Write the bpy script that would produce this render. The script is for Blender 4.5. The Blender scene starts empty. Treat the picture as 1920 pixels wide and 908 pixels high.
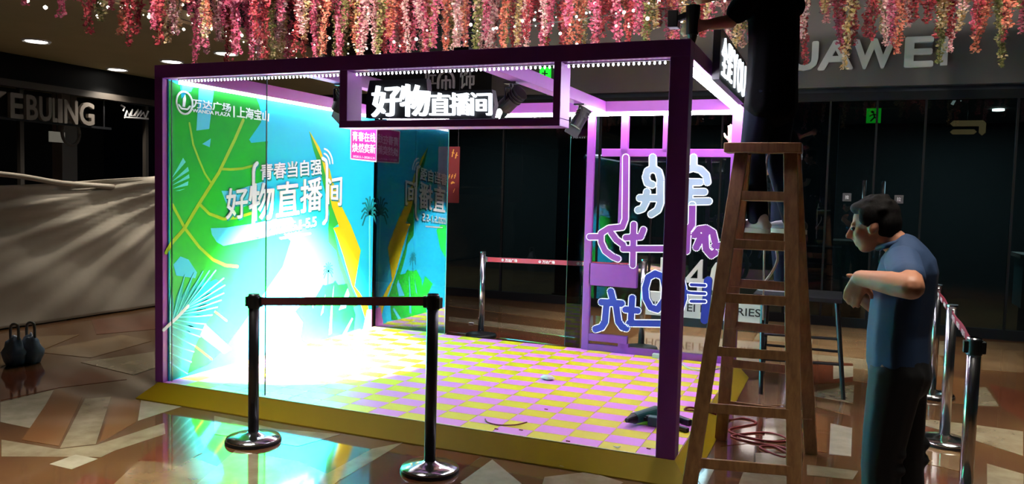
import bpy, bmesh, math, random
from mathutils import Vector, Matrix, Quaternion
random.seed(7)
PI = math.pi
sc = bpy.context.scene
COL = sc.collection

# ------------------------------------------------------------------ camera, world, lamps, exposure
cam_data = bpy.data.cameras.new('camera')
cam_data.sensor_width = 36.0
cam_data.lens = 27.878
cam_data.clip_end = 100
cam = bpy.data.objects.new('camera', cam_data)
COL.objects.link(cam)
RT, UP, FW = (0.923534, 0.382665, 0.02554), (-0.047323, 0.04762, 0.997744), (-0.380585, 0.922659, -0.062088)
mw = Matrix(((RT[0], UP[0], -FW[0], 4.5725), (RT[1], UP[1], -FW[1], -4.3387), (RT[2], UP[2], -FW[2], 1.57), (0, 0, 0, 1)))
cam.matrix_world = mw
sc.camera = cam

sc.view_settings.view_transform = 'Standard'
sc.view_settings.look = 'None'
sc.view_settings.gamma = 1.0
sc.view_settings.use_curve_mapping = False
sc.view_settings.exposure = 0.0
sc.cycles.use_denoising = True
sc.cycles.max_bounces = 8
sc.cycles.transparent_max_bounces = 16
sc.cycles.sample_clamp_indirect = 8.0

world = bpy.data.worlds.new('night_mall')
sc.world = world
world.use_nodes = True
world.node_tree.nodes['Background'].inputs[0].default_value = (0.9, 0.95, 1.0, 1)
world.node_tree.nodes['Background'].inputs[1].default_value = 0.012

def lamp(name, kind, loc, target, power, color=(1, 1, 1), size=0.5, angle=60, blend=0.6, size_y=None):
    d = bpy.data.lights.new(name, kind)
    d.energy = power
    d.color = color
    if kind == 'AREA':
        d.size = size
        if size_y:
            d.shape = 'RECTANGLE'; d.size_y = size_y
    else:
        d.shadow_soft_size = size
    if kind == 'SPOT':
        d.spot_size = math.radians(angle); d.spot_blend = blend
    o = bpy.data.objects.new(name, d)
    COL.objects.link(o)
    o.location = loc
    v = Vector(target) - Vector(loc)
    o.rotation_euler = v.to_track_quat('-Z', 'Y').to_euler()
    return o

# added unseen fill lamps: narrow ones above the atrium floor, others at the flowers
def panel(x, y, power, size, spread, color=(1.0, 0.93, 0.82)):
    o = lamp('atrium_fill_lamp', 'AREA', (x, y, 4.42), (x, y, 0), power, color, size)
    o.data.spread = math.radians(spread)
panel(1.0, -1.7, 34, 1.4, 46)
panel(4.9, -1.1, 15, 1.2, 46)
panel(-1.6, 0.2, 58, 1.4, 50)
panel(6.4, 1.4, 40, 1.4, 50)
panel(2.6, 4.8, 40, 1.4, 50)
panel(5.2, 4.4, 34, 1.4, 50)
for x, tx, pw in ((0.6, -0.9, 70), (3.0, 2.4, 42), (6.4, 6.2, 46)):  # added lamps without fixtures, brightening the blossom strands
    o = lamp('flower_fill_lamp', 'AREA', (x, -2.6, 4.3), (tx, 3.2, 3.5), pw, (1.0, 0.9, 0.84), 0.8)
    o.data.spread = math.radians(44)
for x in (-2.0, 2.2, 6.4):  # unseen lamps added inside the shops to lift the darkness
    lamp('shop_fill_lamp', 'AREA', (x, 8.4, 2.86), (x, 8.4, 0), 150, (0.75, 0.9, 1.0), 1.2)

# ------------------------------------------------------------------ materials
def lin(c):
    return tuple(((v / 255.0) / 12.92 if v / 255.0 <= 0.04045 else ((v / 255.0 + 0.055) / 1.055) ** 2.4) for v in c) + (1.0,)

def M(name, rgb, rough=0.6, metal=0.0, emit=0.0, ecol=None, spec=0.5, grain=0.0, gscale=30.0, bump=0.0, rgb2=None, stretch=None, sample=True):
    m = bpy.data.materials.new(name)
    m.use_nodes = True
    nt = m.node_tree
    b = nt.nodes['Principled BSDF']
    b.inputs['Base Color'].default_value = lin(rgb)
    b.inputs['Roughness'].default_value = rough
    b.inputs['Metallic'].default_value = metal
    b.inputs['Specular IOR Level'].default_value = spec
    if emit > 0:
        b.inputs['Emission Color'].default_value = lin(ecol or rgb)
        b.inputs['Emission Strength'].default_value = emit
        if not sample:
            m.cycles.emission_sampling = 'NONE'
    if grain > 0 or bump > 0 or rgb2:
        tc = nt.nodes.new('ShaderNodeTexCoord')
        mp = nt.nodes.new('ShaderNodeMapping')
        if stretch: mp.inputs['Scale'].default_value = stretch
        nz = nt.nodes.new('ShaderNodeTexNoise')
        nz.inputs['Scale'].default_value = gscale
        nz.inputs['Detail'].default_value = 5
        nz.inputs['Roughness'].default_value = 0.6
        nt.links.new(tc.outputs['Object'], mp.inputs[0])
        nt.links.new(mp.outputs[0], nz.inputs['Vector'])
        if grain > 0 or rgb2:
            rp = nt.nodes.new('ShaderNodeValToRGB')
            c2 = lin(rgb2) if rgb2 else tuple(v * (1 - grain) for v in lin(rgb)[:3]) + (1,)
            rp.color_ramp.elements[0].position = 0.32
            rp.color_ramp.elements[1].position = 0.68
            rp.color_ramp.elements[0].color = c2
            rp.color_ramp.elements[1].color = lin(rgb)
            nt.links.new(nz.outputs['Fac'], rp.inputs[0])
            nt.links.new(rp.outputs[0], b.inputs['Base Color'])
        if bump > 0:
            bp = nt.nodes.new('ShaderNodeBump')
            bp.inputs['Strength'].default_value = bump
            bp.inputs['Distance'].default_value = 0.01
            nt.links.new(nz.outputs['Fac'], bp.inputs['Height'])
            nt.links.new(bp.outputs[0], b.inputs['Normal'])
    return m

def glass(name, tint=(235, 245, 245), boost=1.0, rough=0.0, ior=1.5):
    m = bpy.data.materials.new(name)
    m.use_nodes = True
    nt = m.node_tree
    for n in list(nt.nodes):
        if n.type != 'OUTPUT_MATERIAL': nt.nodes.remove(n)
    out = [n for n in nt.nodes if n.type == 'OUTPUT_MATERIAL'][0]
    tr = nt.nodes.new('ShaderNodeBsdfTransparent'); tr.inputs[0].default_value = lin(tint)
    gl = nt.nodes.new('ShaderNodeBsdfGlossy'); gl.inputs['Roughness'].default_value = rough
    gl.inputs['Color'].default_value = (1, 1, 1, 1)
    fr = nt.nodes.new('ShaderNodeFresnel'); fr.inputs[0].default_value = ior
    mu = nt.nodes.new('ShaderNodeMath'); mu.operation = 'MULTIPLY'; mu.inputs[1].default_value = boost; mu.use_clamp = True
    mx = nt.nodes.new('ShaderNodeMixShader')
    ge = nt.nodes.new('ShaderNodeNewGeometry')                 # only the outer faces of a pane mirror
    inv = nt.nodes.new('ShaderNodeMath'); inv.operation = 'SUBTRACT'; inv.inputs[0].default_value = 1.0
    m2 = nt.nodes.new('ShaderNodeMath'); m2.operation = 'MULTIPLY'
    nt.links.new(ge.outputs['Backfacing'], inv.inputs[1])
    nt.links.new(fr.outputs[0], mu.inputs[0]); nt.links.new(mu.outputs[0], m2.inputs[0]); nt.links.new(inv.outputs[0], m2.inputs[1])
    nt.links.new(m2.outputs[0], mx.inputs[0])
    nt.links.new(tr.outputs[0], mx.inputs[1]); nt.links.new(gl.outputs[0], mx.inputs[2])
    nt.links.new(mx.outputs[0], out.inputs[0])
    return m

m_floor = M('brown_marble', (102, 74, 44), 0.07, spec=0.9, grain=0.35, gscale=2.2, bump=0.0, rgb2=(88, 58, 38))
m_stone = {
    'beige': M('beige_marble', (150, 138, 110), 0.07, spec=0.9, grain=0.25, gscale=6, rgb2=(124, 110, 84)),
    'white': M('white_marble', (172, 164, 140), 0.07, spec=0.9, grain=0.15, gscale=8, rgb2=(152, 144, 120)),
    'orange': M('orange_marble', (126, 90, 54), 0.07, spec=0.9, grain=0.3, gscale=5, rgb2=(122, 78, 44)),
    'red': M('red_brown_marble', (112, 62, 40), 0.07, spec=0.9, grain=0.3, gscale=5, rgb2=(88, 48, 32)),
    'tan': M('tan_marble', (134, 108, 76), 0.07, spec=0.9, grain=0.3, gscale=4, rgb2=(108, 84, 58)),
}
for m_ in [m_floor] + list(m_stone.values()):
    m_.node_tree.nodes['Principled BSDF'].inputs['IOR'].default_value = 1.75
m_joint = M('dark_joint', (40, 32, 26), 0.6)
m_purple = M('purple_paint', (140, 62, 158), 0.45, grain=0.08, gscale=14)
m_purple_out = m_purple
m_wall_print = M('cyan_print', (26, 172, 208), 0.55, spec=0.12, grain=0.05, gscale=2)
m_green = M('leaf_green_print', (2, 112, 40), 0.55, spec=0.12, rgb2=(3, 126, 12), gscale=1.3)
m_teal = M('teal_print', (8, 128, 120), 0.38, spec=0.12)
m_teal_lt = M('pale_teal_print', (90, 205, 205), 0.38, spec=0.12)
m_sky = M('sky_print', (70, 180, 216), 0.38, spec=0.12)
m_lime = M('lime_line_print', (128, 166, 30), 0.38, spec=0.12)
m_mount_y = M('yellow_print', (196, 186, 24), 0.38, spec=0.12)
m_mount_g = M('dark_green_print', (26, 122, 40), 0.38, spec=0.12)
m_pinkprint = M('pink_print', (206, 120, 190), 0.38, spec=0.12)
m_cream = M('cream_print', (214, 214, 150), 0.38, spec=0.12)
m_white_print = M('white_print', (232, 236, 236), 0.4, spec=0.12)
m_shadow_print = M('deep_teal_print', (14, 96, 104), 0.4, spec=0.12)
m_magenta = M('magenta_print', (176, 42, 130), 0.4, spec=0.12)
m_yellow = M('yellow_ramp', (176, 150, 6), 0.42, grain=0.08, gscale=3)
m_tile_y = M('yellow_tile', (230, 214, 8), 0.4, grain=0.06, gscale=9)
m_tile_p = M('pink_tile', (236, 146, 236), 0.4, grain=0.05, gscale=9)
m_tile_base = M('pale_joint', (196, 160, 150), 0.6)
m_strip = M('led_strip_white', (255, 250, 255), 0.5, emit=120, ecol=(244, 240, 255))
m_strip_l = M('led_strip_left', (255, 250, 255), 0.5, emit=24, ecol=(244, 240, 255))
m_strip_b = M('led_strip_back', (255, 246, 255), 0.5, emit=110, ecol=(252, 236, 255))
m_bead = M('led_bead', (255, 255, 255), 0.5, emit=5, ecol=(240, 240, 255), sample=False)
m_outline = M('led_outline', (255, 255, 255), 0.5, emit=1.0, ecol=(240, 244, 255), sample=False)
m_sign_glow = M('lit_sign_face', (255, 255, 255), 0.4, emit=1.7, ecol=(236, 246, 255))
m_black = M('black_metal', (16, 16, 20), 0.45)
m_blackplastic = M('black_plastic', (9, 9, 10), 0.45)
m_blacksat = M('black_stanchion', (30, 28, 30), 0.34, metal=0.3)
m_chrome = M('brushed_steel', (190, 192, 194), 0.22, metal=1.0)
m_chrome_base = M('polished_steel', (206, 208, 208), 0.16, metal=1.0)
m_belt = M('red_belt', (150, 14, 42), 0.6, grain=0.15, gscale=60)
m_beltdark = M('maroon_belt', (92, 22, 30), 0.7, grain=0.2, gscale=60)
m_wood = M('ladder_wood', (156, 112, 66), 0.55, grain=0.3, gscale=6, stretch=(6, 6, 0.6), rgb2=(120, 82, 46), bump=0.2)
m_skin = M('skin', (176, 118, 88), 0.55, grain=0.08, gscale=20)
m_skin_pale = M('pale_skin', (214, 170, 150), 0.55)
m_hair = M('dark_hair', (18, 14, 12), 0.8, spec=0.15, grain=0.4, gscale=60, stretch=(1, 1, 0.2), bump=0.4)
m_shirt = M('blue_polo', (34, 60, 96), 0.8, grain=0.15, gscale=9, bump=0.15)
m_trousers = M('dark_trousers', (14, 15, 18), 0.8, grain=0.2, gscale=8, bump=0.2)
m_tee = M('black_tee', (5, 5, 6), 0.9, spec=0.05, grain=0.2, gscale=8, bump=0.15)
m_jeans = M('navy_jeans', (12, 16, 30), 0.9, spec=0.1, grain=0.25, gscale=10, bump=0.2)
m_shoe = M('shoe_dark', (40, 40, 44), 0.6)
m_sole = M('shoe_white', (190, 190, 190), 0.6)
m_eye = M('eye', (20, 16, 14), 0.2)
m_soffit = M('olive_soffit', (178, 162, 116), 0.8, grain=0.08, gscale=2)
m_bulk = M('dark_bulkhead', (52, 30, 28), 0.8)
m_ceil = M('dark_ceiling', (24, 16, 18), 0.9)
m_fascia = M('dark_fascia', (62, 56, 50), 0.6, grain=0.15, gscale=2)
m_fasc2 = M('black_fascia', (14, 14, 14), 0.8, spec=0.2)
m_dark = M('shop_dark', (20, 24, 26), 0.7)
m_dark2 = M('shop_teal_dark', (34, 46, 52), 0.7)
m_letter = M('grey_letter', (196, 196, 196), 0.5)
m_letter_d = M('dim_letter', (120, 112, 104), 0.5)
m_cloth = M('grey_dust_sheet', (172, 162, 146), 0.75, grain=0.12, gscale=4)
m_down = M('downlight_lens', (255, 255, 255), 0.4, emit=14, ecol=(255, 250, 240), sample=False)
m_fairy = M('fairy_bulb', (255, 255, 255), 0.4, emit=6, ecol=(255, 248, 236), sample=False)
m_exit = M('exit_green', (20, 200, 40), 0.4, emit=1.0, ecol=(30, 230, 50), sample=False)
m_whitecard = M('white_board', (190, 196, 196), 0.5)
m_textdark = M('dark_lettering', (20, 22, 24), 0.5)
m_banner = M('red_banner', (104, 10, 18), 0.6)
m_gold = M('gold_lettering', (210, 150, 60), 0.5)
m_table = M('display_table_teal', (70, 100, 104), 0.5)
m_pillar = M('navy_pillar', (24, 34, 56), 0.5)
m_glow_face = M('pale_blue_face', (150, 164, 188), 0.45, emit=0.05, ecol=(196, 210, 236))
m_blue = M('blue_face', (34, 52, 160), 0.45)
m_cord = M('red_brown_cord', (124, 34, 26), 0.6)
m_cordw = M('white_cord', (210, 210, 205), 0.6)
m_drillgreen = M('drill_green', (10, 78, 72), 0.4)
m_bag = M('blue_bag', (120, 138, 160), 0.4, grain=0.2, gscale=20)
m_bagw = M('clear_bag', (120, 120, 118), 0.3, grain=0.2, gscale=20)
m_paper = M('white_paper', (220, 222, 220), 0.7)
m_stem = M('vine_stem', (70, 92, 40), 0.7)
g_front = glass('clear_glass', (238, 246, 246), 0.8)
g_back = glass('reflective_glass', (170, 180, 185), 1.15)
g_shop = glass('shop_glass', (150, 165, 165), 1.0)
g_edge = M('glass_edge', (20, 60, 54), 0.3)

# ------------------------------------------------------------------ mesh helpers
class MB:
    def __init__(self): self.bm = bmesh.new()
    def box(self, a, b, mat=None):
        a, b = Vector(a), Vector(b)
        c, s = (a + b) / 2, (b - a)
        T = Matrix.Translation(c) @ Matrix.Diagonal((abs(s.x), abs(s.y), abs(s.z), 1))
        if mat: T = mat @ T
        bmesh.ops.create_cube(self.bm, size=1.0, matrix=T)
        return self
    def bar(self, p, q, w, t, up=(0, 0, 1)):
        """rectangular bar from p to q, w across, t the other way"""
        p, q = Vector(p), Vector(q)
        z = (q - p); ln = z.length; z.normalize()
        u = Vector(up)
        x = u.cross(z)
        if x.length < 1e-4: x = Vector((1, 0, 0)).cross(z)
        x.normalize(); y = z.cross(x)
        R = Matrix((x, y, z)).transposed().to_4x4()
        T = Matrix.Translation((p + q) / 2) @ R @ Matrix.Diagonal((w, t, ln, 1))
        bmesh.ops.create_cube(self.bm, size=1.0, matrix=T)
        return self
    def cyl(self, p, q, r0, r1=None, seg=16):
        p, q = Vector(p), Vector(q)
        r1 = r0 if r1 is None else r1
        z = q - p
        R = z.to_track_quat('Z', 'Y').to_matrix().to_4x4()
        T = Matrix.Translation((p + q) / 2) @ R
        bmesh.ops.create_cone(self.bm, cap_ends=True, segments=seg, radius1=r0, radius2=r1, depth=z.length, matrix=T)
        return self
    def ball(self, c, r, sub=2):
        r = (r, r, r) if not hasattr(r, '__len__') else r
        T = Matrix.Translation(c) @ Matrix.Diagonal((r[0], r[1], r[2], 1))
        bmesh.ops.create_icosphere(self.bm, subdivisions=sub, radius=1.0, matrix=T)
        return self
    def lathe(self, prof, c, seg=40):
        c = Vector(c); rings = []
        for r, z in prof:
            rings.append([self.bm.verts.new(c + Vector((r * math.cos(2 * PI * k / seg), r * math.sin(2 * PI * k / seg), z))) for k in range(seg)])
        for a, b in zip(rings, rings[1:]):
            for k in range(seg):
                self.bm.faces.new((a[k], a[(k + 1) % seg], b[(k + 1) % seg], b[k]))
        self.bm.faces.new(list(reversed(rings[0]))); self.bm.faces.new(rings[-1])
        return self
    def prism(self, pts, d0, d1):
        """pts: 3D-mapping function applied to (u, v, d) afterwards through self.map"""
        n = len(pts)
        a = [self.bm.verts.new(self.map(u, v, d0)) for u, v in pts]
        b = [self.bm.verts.new(self.map(u, v, d1)) for u, v in pts]
        self.bm.faces.new(a); self.bm.faces.new(list(reversed(b)))
        for k in range(n):
            self.bm.faces.new((a[k], b[k], b[(k + 1) % n], a[(k + 1) % n]))
        return self
    def stroke(self, pts, w, d0, d1, seg=10):
        """a flat stroke of width w with round ends, between depths d0 and d1; pieces step by a hair so none are coplanar"""
        self.k = getattr(self, 'k', 0)
        for (x0, y0), (x1, y1) in zip(pts, pts[1:]):
            dx, dy = x1 - x0, y1 - y0; ln = math.hypot(dx, dy)
            if ln < 1e-6: continue
            nx, ny = -dy / ln * w / 2, dx / ln * w / 2
            self.k += 1
            self.prism([(x0 + nx, y0 + ny), (x0 - nx, y0 - ny), (x1 - nx, y1 - ny), (x1 + nx, y1 + ny)], d0, d1 + self.k * 0.00006)
        for x, y in pts:
            self.k += 1
            self.prism([(x + w / 2 * math.cos(2 * PI * k / seg), y + w / 2 * math.sin(2 * PI * k / seg)) for k in range(seg)], d0, d1 + self.k * 0.00006)
        return self
    def tube(self, pts, r, seg=8):
        pts = [Vector(p) for p in pts]; rings = []
        for i, p in enumerate(pts):
            t = (pts[min(i + 1, len(pts) - 1)] - pts[max(i - 1, 0)]).normalized()
            x = t.cross(Vector((0.13, 0.21, 0.97)))
            if x.length < 1e-3: x = t.cross(Vector((1, 0, 0)))
            x.normalize(); y = t.cross(x)
            rings.append([self.bm.verts.new(p + r * (x * math.cos(2 * PI * k / seg) + y * math.sin(2 * PI * k / seg))) for k in range(seg)])
        for a, b in zip(rings, rings[1:]):
            for k in range(seg): self.bm.faces.new((a[k], a[(k + 1) % seg], b[(k + 1) % seg], b[k]))
        self.bm.faces.new(list(reversed(rings[0]))); self.bm.faces.new(rings[-1])
        return self
    def mesh(self, name, mat, smooth=False, bevel=0.0):
        if bevel > 0:
            bmesh.ops.bevel(self.bm, geom=[e for e in self.bm.edges if e.is_manifold and e.calc_face_angle(0) > 0.6], offset=bevel, segments=2, profile=0.5, affect='EDGES')
        bmesh.ops.recalc_face_normals(self.bm, faces=self.bm.faces)
        me = bpy.data.meshes.new(name)
        self.bm.to_mesh(me); self.bm.free()
        for m in (mat if isinstance(mat, (list, tuple)) else [mat]): me.materials.append(m)
        if smooth:
            for p in me.polygons: p.use_smooth = True
        return me
    def build(self, name, mat, parent=None, smooth=False, bevel=0.0, kind=None, label=None):
        return link(name, self.mesh(name, mat, smooth, bevel), parent, kind, label)

def link(name, me, parent=None, kind=None, label=None):
    o = bpy.data.objects.new(name, me)
    COL.objects.link(o)
    if parent is not None:
        o.parent = parent
        o.matrix_parent_inverse = Matrix.Translation(-parent_world(parent))
    if kind: o['kind'] = kind
    if label: o['label'] = label
    return o

def parent_world(p):
    v = Vector((0, 0, 0))
    while p is not None:
        v = v + Vector(p.location) + p.matrix_parent_inverse.translation
        p = p.parent
    return v

def tag(o, label, cat, group=None):
    o['label'] = label; o['category'] = cat
    if group: o['group'] = group
    return o

def thing(name, label, cat, loc=(0, 0, 0), group=None):
    o = bpy.data.objects.new(name, None)
    o.empty_display_size = 0.1
    COL.objects.link(o)
    o.location = loc
    return tag(o, label, cat, group)

def struct(o):
    o['kind'] = 'structure'
    return o

def copy_thing(src, loc, label=None, group=None, scale=None, rotz=None):
    r = src.copy(); COL.objects.link(r); r.location = loc
    if scale is not None: r.scale = (scale, scale, scale)
    if rotz is not None: r.rotation_euler = (0, 0, rotz)
    if label: r['label'] = label
    if group: r['group'] = group
    for ch in list(src.children):
        c = ch.copy(); COL.objects.link(c); c.parent = r
        for g in list(ch.children):
            d = g.copy(); COL.objects.link(d); d.parent = c
    return r

def on_x(x0):
    """maps (u, v, d) onto a plane facing +X: u is Y, v is Z, d stands proud of it"""
    return lambda u, v, d: Vector((x0 + d, u, v))
def on_y(y0):
    """plane facing -Y: u is X, v is Z"""
    return lambda u, v, d: Vector((u, y0 - d, v))
def on_z(z0):
    return lambda u, v, d: Vector((u, v, z0 + d))
def MP(mapping):
    b = MB(); b.map = mapping
    return b

_font_cache = {}
def glyphs(body):
    """2D outline mesh of a text, normalised to its own box: list of (verts, faces)"""
    key = body
    if key in _font_cache: return _font_cache[key]
    cu = bpy.data.curves.new('lettering', 'FONT')
    cu.body = body; cu.resolution_u = 3
    o = bpy.data.objects.new('lettering', cu)
    COL.objects.link(o)
    dg = bpy.context.evaluated_depsgraph_get()
    me = bpy.data.meshes.new_from_object(o.evaluated_get(dg))
    vs = [(v.co.x, v.co.y) for v in me.vertices]
    fs = [tuple(p.vertices) for p in me.polygons]
    bpy.data.objects.remove(o); bpy.data.curves.remove(cu); bpy.data.meshes.remove(me)
    x0, x1 = min(v[0] for v in vs), max(v[0] for v in vs)
    y0, y1 = min(v[1] for v in vs), max(v[1] for v in vs)
    vs = [((x - x0) / (x1 - x0), (y - y0) / (y1 - y0)) for x, y in vs]
    _font_cache[key] = (vs, fs)
    return _font_cache[key]

def text(b, body, quad, d0, d1, bold=0.0):
    """letters stretched into quad = (TL, TR, BR, BL) in the plane of b.map, from depth d0 to d1;
    bold thickens the strokes by overlaying slightly shifted copies"""
    vs, fs = glyphs(body)
    TL, TR, BR, BL = quad
    hgt = math.hypot(TL[0] - BL[0], TL[1] - BL[1])
    k_ = bold * 1.5 * hgt
    shifts = [(0, 0)] if bold <= 0 else [(k_, 0), (-k_, 0), (0, k_), (0, -k_), (k_ * .7, k_ * .7), (-k_ * .7, k_ * .7), (k_ * .7, -k_ * .7), (-k_ * .7, -k_ * .7)]
    def at(u, v):
        return tuple((1 - u) * ((1 - v) * BL[k] + v * TL[k]) + u * ((1 - v) * BR[k] + v * TR[k]) for k in (0, 1))
    P0 = [at(*p) for p in vs]
    cnt = {}
    for f in fs:
        for i, j in zip(f, f[1:] + f[:1]):
            cnt[(min(i, j), max(i, j))] = cnt.get((min(i, j), max(i, j)), 0) + 1
    for si, (sx, sz) in enumerate(shifts):
        P = [(p[0] + sx, p[1] + sz) for p in P0]
        dd = d1 + 0.00008 * si
        lo = [b.bm.verts.new(b.map(p[0], p[1], d0)) for p in P]
        hi = [b.bm.verts.new(b.map(p[0], p[1], dd)) for p in P]
        for f in fs:
            try: b.bm.faces.new([hi[i] for i in f])
            except ValueError: pass
        for (i, j), n in cnt.items():
            if n == 1:
                try: b.bm.faces.new((lo[i], lo[j], hi[j], hi[i]))
                except ValueError: pass
    return b

def rect(x0, x1, y0, y1): return [(x0, y1), (x1, y1), (x1, y0), (x0, y0)]

def arc(cx, cy, rx, ry, a0, a1, n=12):
    return [(cx + rx * math.cos(math.radians(a0 + (a1 - a0) * k / n)), cy + ry * math.sin(math.radians(a0 + (a1 - a0) * k / n))) for k in range(n + 1)]

def smooth_path(pts, n=5):
    out = []
    P = [Vector(p) for p in pts]
    for i in range(len(P) - 1):
        p0, p1, p2, p3 = P[max(i - 1, 0)], P[i], P[i + 1], P[min(i + 2, len(P) - 1)]
        for k in range(n):
            t = k / n
            out.append(0.5 * ((2 * p1) + (p2 - p0) * t + (2 * p0 - 5 * p1 + 4 * p2 - p3) * t * t + (3 * p1 - p0 - 3 * p2 + p3) * t ** 3))
    out.append(P[-1])
    return out

W, D, H, PT, ZP = 3.79, 2.80, 2.42, 0.108, 0.113     # booth: width, depth, height, post thickness, platform height
ZB = H - 0.094                                        # underside of the top beams
PX = -0.035

# ================================================================== the hall
fl = struct(MB().box((-8, -8, -0.1), (10, 11, 0)).build('floor', m_floor))
ST = [
    ('white', [(-0.84, -0.612), (-0.834, -0.197), (-0.08, -0.928), (-0.394, -0.921)]), ('beige', [(-0.421, -0.274), (-0.307, -0.145), (0.52, -0.967), (0.401, -1.116)]),
    ('white', [(-0.042, -0.123), (0.339, -0.115), (0.349, -0.507)]), ('beige', [(-0.053, -1.157), (0.404, -1.126), (0.534, -0.971), (0.534, -0.452), (0.724, -0.626), (0.712, -1.001), (0.738, -1.114), (0.236, -1.358)]),
    ('white', [(0.584, -1.321), (0.573, -1.146), (0.745, -1.141), (0.764, -1.325)]), ('red', [(0.892, -1.344), (1.161, -1.341), (1.269, -1.531), (1.024, -1.574)]),
    ('orange', [(-0.849, -0.168), (-0.472, -0.251), (0.364, -1.091), (0.066, -1.108)]), ('orange', [(-0.297, -0.14), (-0.06, -0.116), (0.36, -0.529), (0.52, -0.945)]),
    ('tan', [(0.981, -1.092), (0.941, -0.82), (1.485, -0.954), (1.544, -1.356), (1.217, -1.518)]), ('red', [(0.967, -1.069), (0.801, -0.684), (1.188, -0.803), (1.215, -0.994)]),
    ('beige', [(1.318, -0.683), (1.767, -0.666), (2.154, -0.804), (2.217, -1.251), (1.596, -1.408)]),
    ('beige', [(2.023, -0.292), (2.129, -0.099), (2.154, -0.804), (2.033, -0.828)]), ('white', [(2.75, -0.139), (2.746, -0.562), (2.904, -0.645), (3.054, -0.427)]),
    ('beige', [(3.124, -0.275), (3.327, -0.08), (3.547, -0.155), (3.5, -0.51), (3.193, -0.543)]), ('red', [(2.227, -0.119), (2.676, -0.113), (2.668, -0.548), (2.345, -0.839)]),
    ('beige', [(0.691, -0.187), (1.266, -0.233), (1.695, -0.139), (1.608, -0.458), (0.987, -0.503)]),
    ('white', [(4.578, 1.635), (4.72, 1.58), (4.706, 0.902), (4.578, 0.881)]), ('beige', [(5.731, 3.401), (5.806, 3.484), (5.791, 2.764), (5.633, 2.698)]),
    ('beige', [(5.146, 2.081), (5.548, 2.08), (5.825, 2.054), (5.71, 1.421), (5.483, 1.64), (5.137, 1.955)]), ('red', [(5.133, 1.909), (5.387, 1.668), (5.343, 1.303), (5.114, 1.66)]),
    ('beige', [(4.457, 0.617), (4.743, 0.638), (4.712, 0.47), (4.465, 0.422)]), ('tan', [(5.111, 1.618), (5.34, 1.279), (5.294, 0.904), (5.054, 0.99)]),
    ('red', [(4.334, 3.899), (4.759, 3.97), (4.747, 3.127), (4.384, 2.799)]), ('white', [(4.578, 3.761), (4.757, 3.834), (4.75, 3.333), (4.583, 3.127)]),
    ('beige', [(4.399, 2.483), (4.754, 3.0), (4.737, 2.311), (4.414, 2.414)]), ('tan', [(4.428, 2.237), (4.72, 2.216), (4.71, 1.915), (4.441, 2.068)]),
    ('orange', [(4.418, 1.956), (4.559, 1.76), (4.565, 0.909), (4.462, 0.902)]),
    ('beige', [(4.151, 1.531), (4.28, 1.66), (4.315, 1.092), (4.186, 0.952)]), ('white', [(4.157, 0.702), (4.334, 0.769), (4.348, 0.541), (4.175, 0.516)]),
    ('tan', [(3.896, 2.685), (4.195, 3.075), (4.259, 2.007), (4.012, 1.808)]), ('beige', [(3.901, 0.084), (3.936, 0.355), (3.97, 0.291), (3.967, -0.078)]),
    ('red', [(3.953, 1.296), (4.132, 1.492), (4.167, 0.942), (3.94, 0.73)]), ('beige', [(4.126, 0.369), (4.375, 0.377), (4.368, 0.036), (4.125, 0.0)]),
    ('orange', [(5.278, 3.791), (5.752, 3.765), (5.619, 2.726), (5.192, 2.68)]), ('red', [(5.84, 3.632), (6.079, 3.444), (5.884, 2.374), (5.8, 2.683)]),
    ('tan', [(6.144, 6.109), (6.576, 6.175), (6.238, 4.32), (5.879, 4.248)]), ('beige', [(5.452, 5.706), (5.796, 5.907), (5.662, 4.883), (5.384, 4.848)]),
    ('red', [(-1.672, -0.036), (-1.409, 0.333), (-0.625, 0.285), (-0.85, -0.15), (-0.88, -0.585)]), ('tan', [(-2.216, 0.641), (-2.224, 1.643), (-1.707, 1.538), (-1.542, 0.7)]),
    ('red', [(-3.264, 2.123), (-2.974, 2.764), (-2.185, 2.036), (-2.447, 1.511)]), ('tan', [(-2.681, 0.663), (-2.871, 1.123), (-2.58, 1.433), (-1.851, 0.088)]),
    ('beige', [(-1.472, 0.537), (-1.284, 1.173), (-0.762, 0.692), (-0.705, 0.409)]),
    ('red', [(0.42, 3.842), (2.033, 3.716), (2.142, 3.376), (0.58, 3.529)]), ('tan', [(-0.67, 5.971), (1.441, 5.511), (1.654, 4.854), (-0.325, 5.297)]),
    ('beige', [(0.097, 4.473), (1.84, 4.278), (1.965, 3.891), (0.246, 4.181)]),
    ('red', [(5.05, 0.832), (5.276, 0.75), (5.21, 0.213), (4.981, 0.257)]), ('beige', [(5.466, 1.144), (5.638, 1.027), (5.549, 0.536), (5.376, 0.533)]),
]
for kind, pts in ST:
    if sum(a[0] * b[1] - b[0] * a[1] for a, b in zip(pts, pts[1:] + pts[:1])) < 0: pts = list(reversed(pts))
    cx = sum(p[0] for p in pts) / len(pts); cy = sum(p[1] for p in pts) / len(pts)
    MP(on_z(0)).prism([(cx + (x - cx) * 0.985, cy + (y - cy) * 0.985) for x, y in pts], -0.01, 0.0014 + 0.00004 * len(fl.children)).build('marble_slab', m_stone[kind], fl)
for i in range(5):                                    # paler square slabs beyond the lattice
    for j in range(6):
        x, y = 2.5 + 0.62 * i, 3.15 + 0.56 * j
        MB().box((x + 0.004, y + 0.004, -0.01), (x + 0.616, y + 0.556, 0.0008)).build('marble_slab', m_stone['tan' if (i * 3 + j * 5) % 7 else 'beige'], fl)

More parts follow.
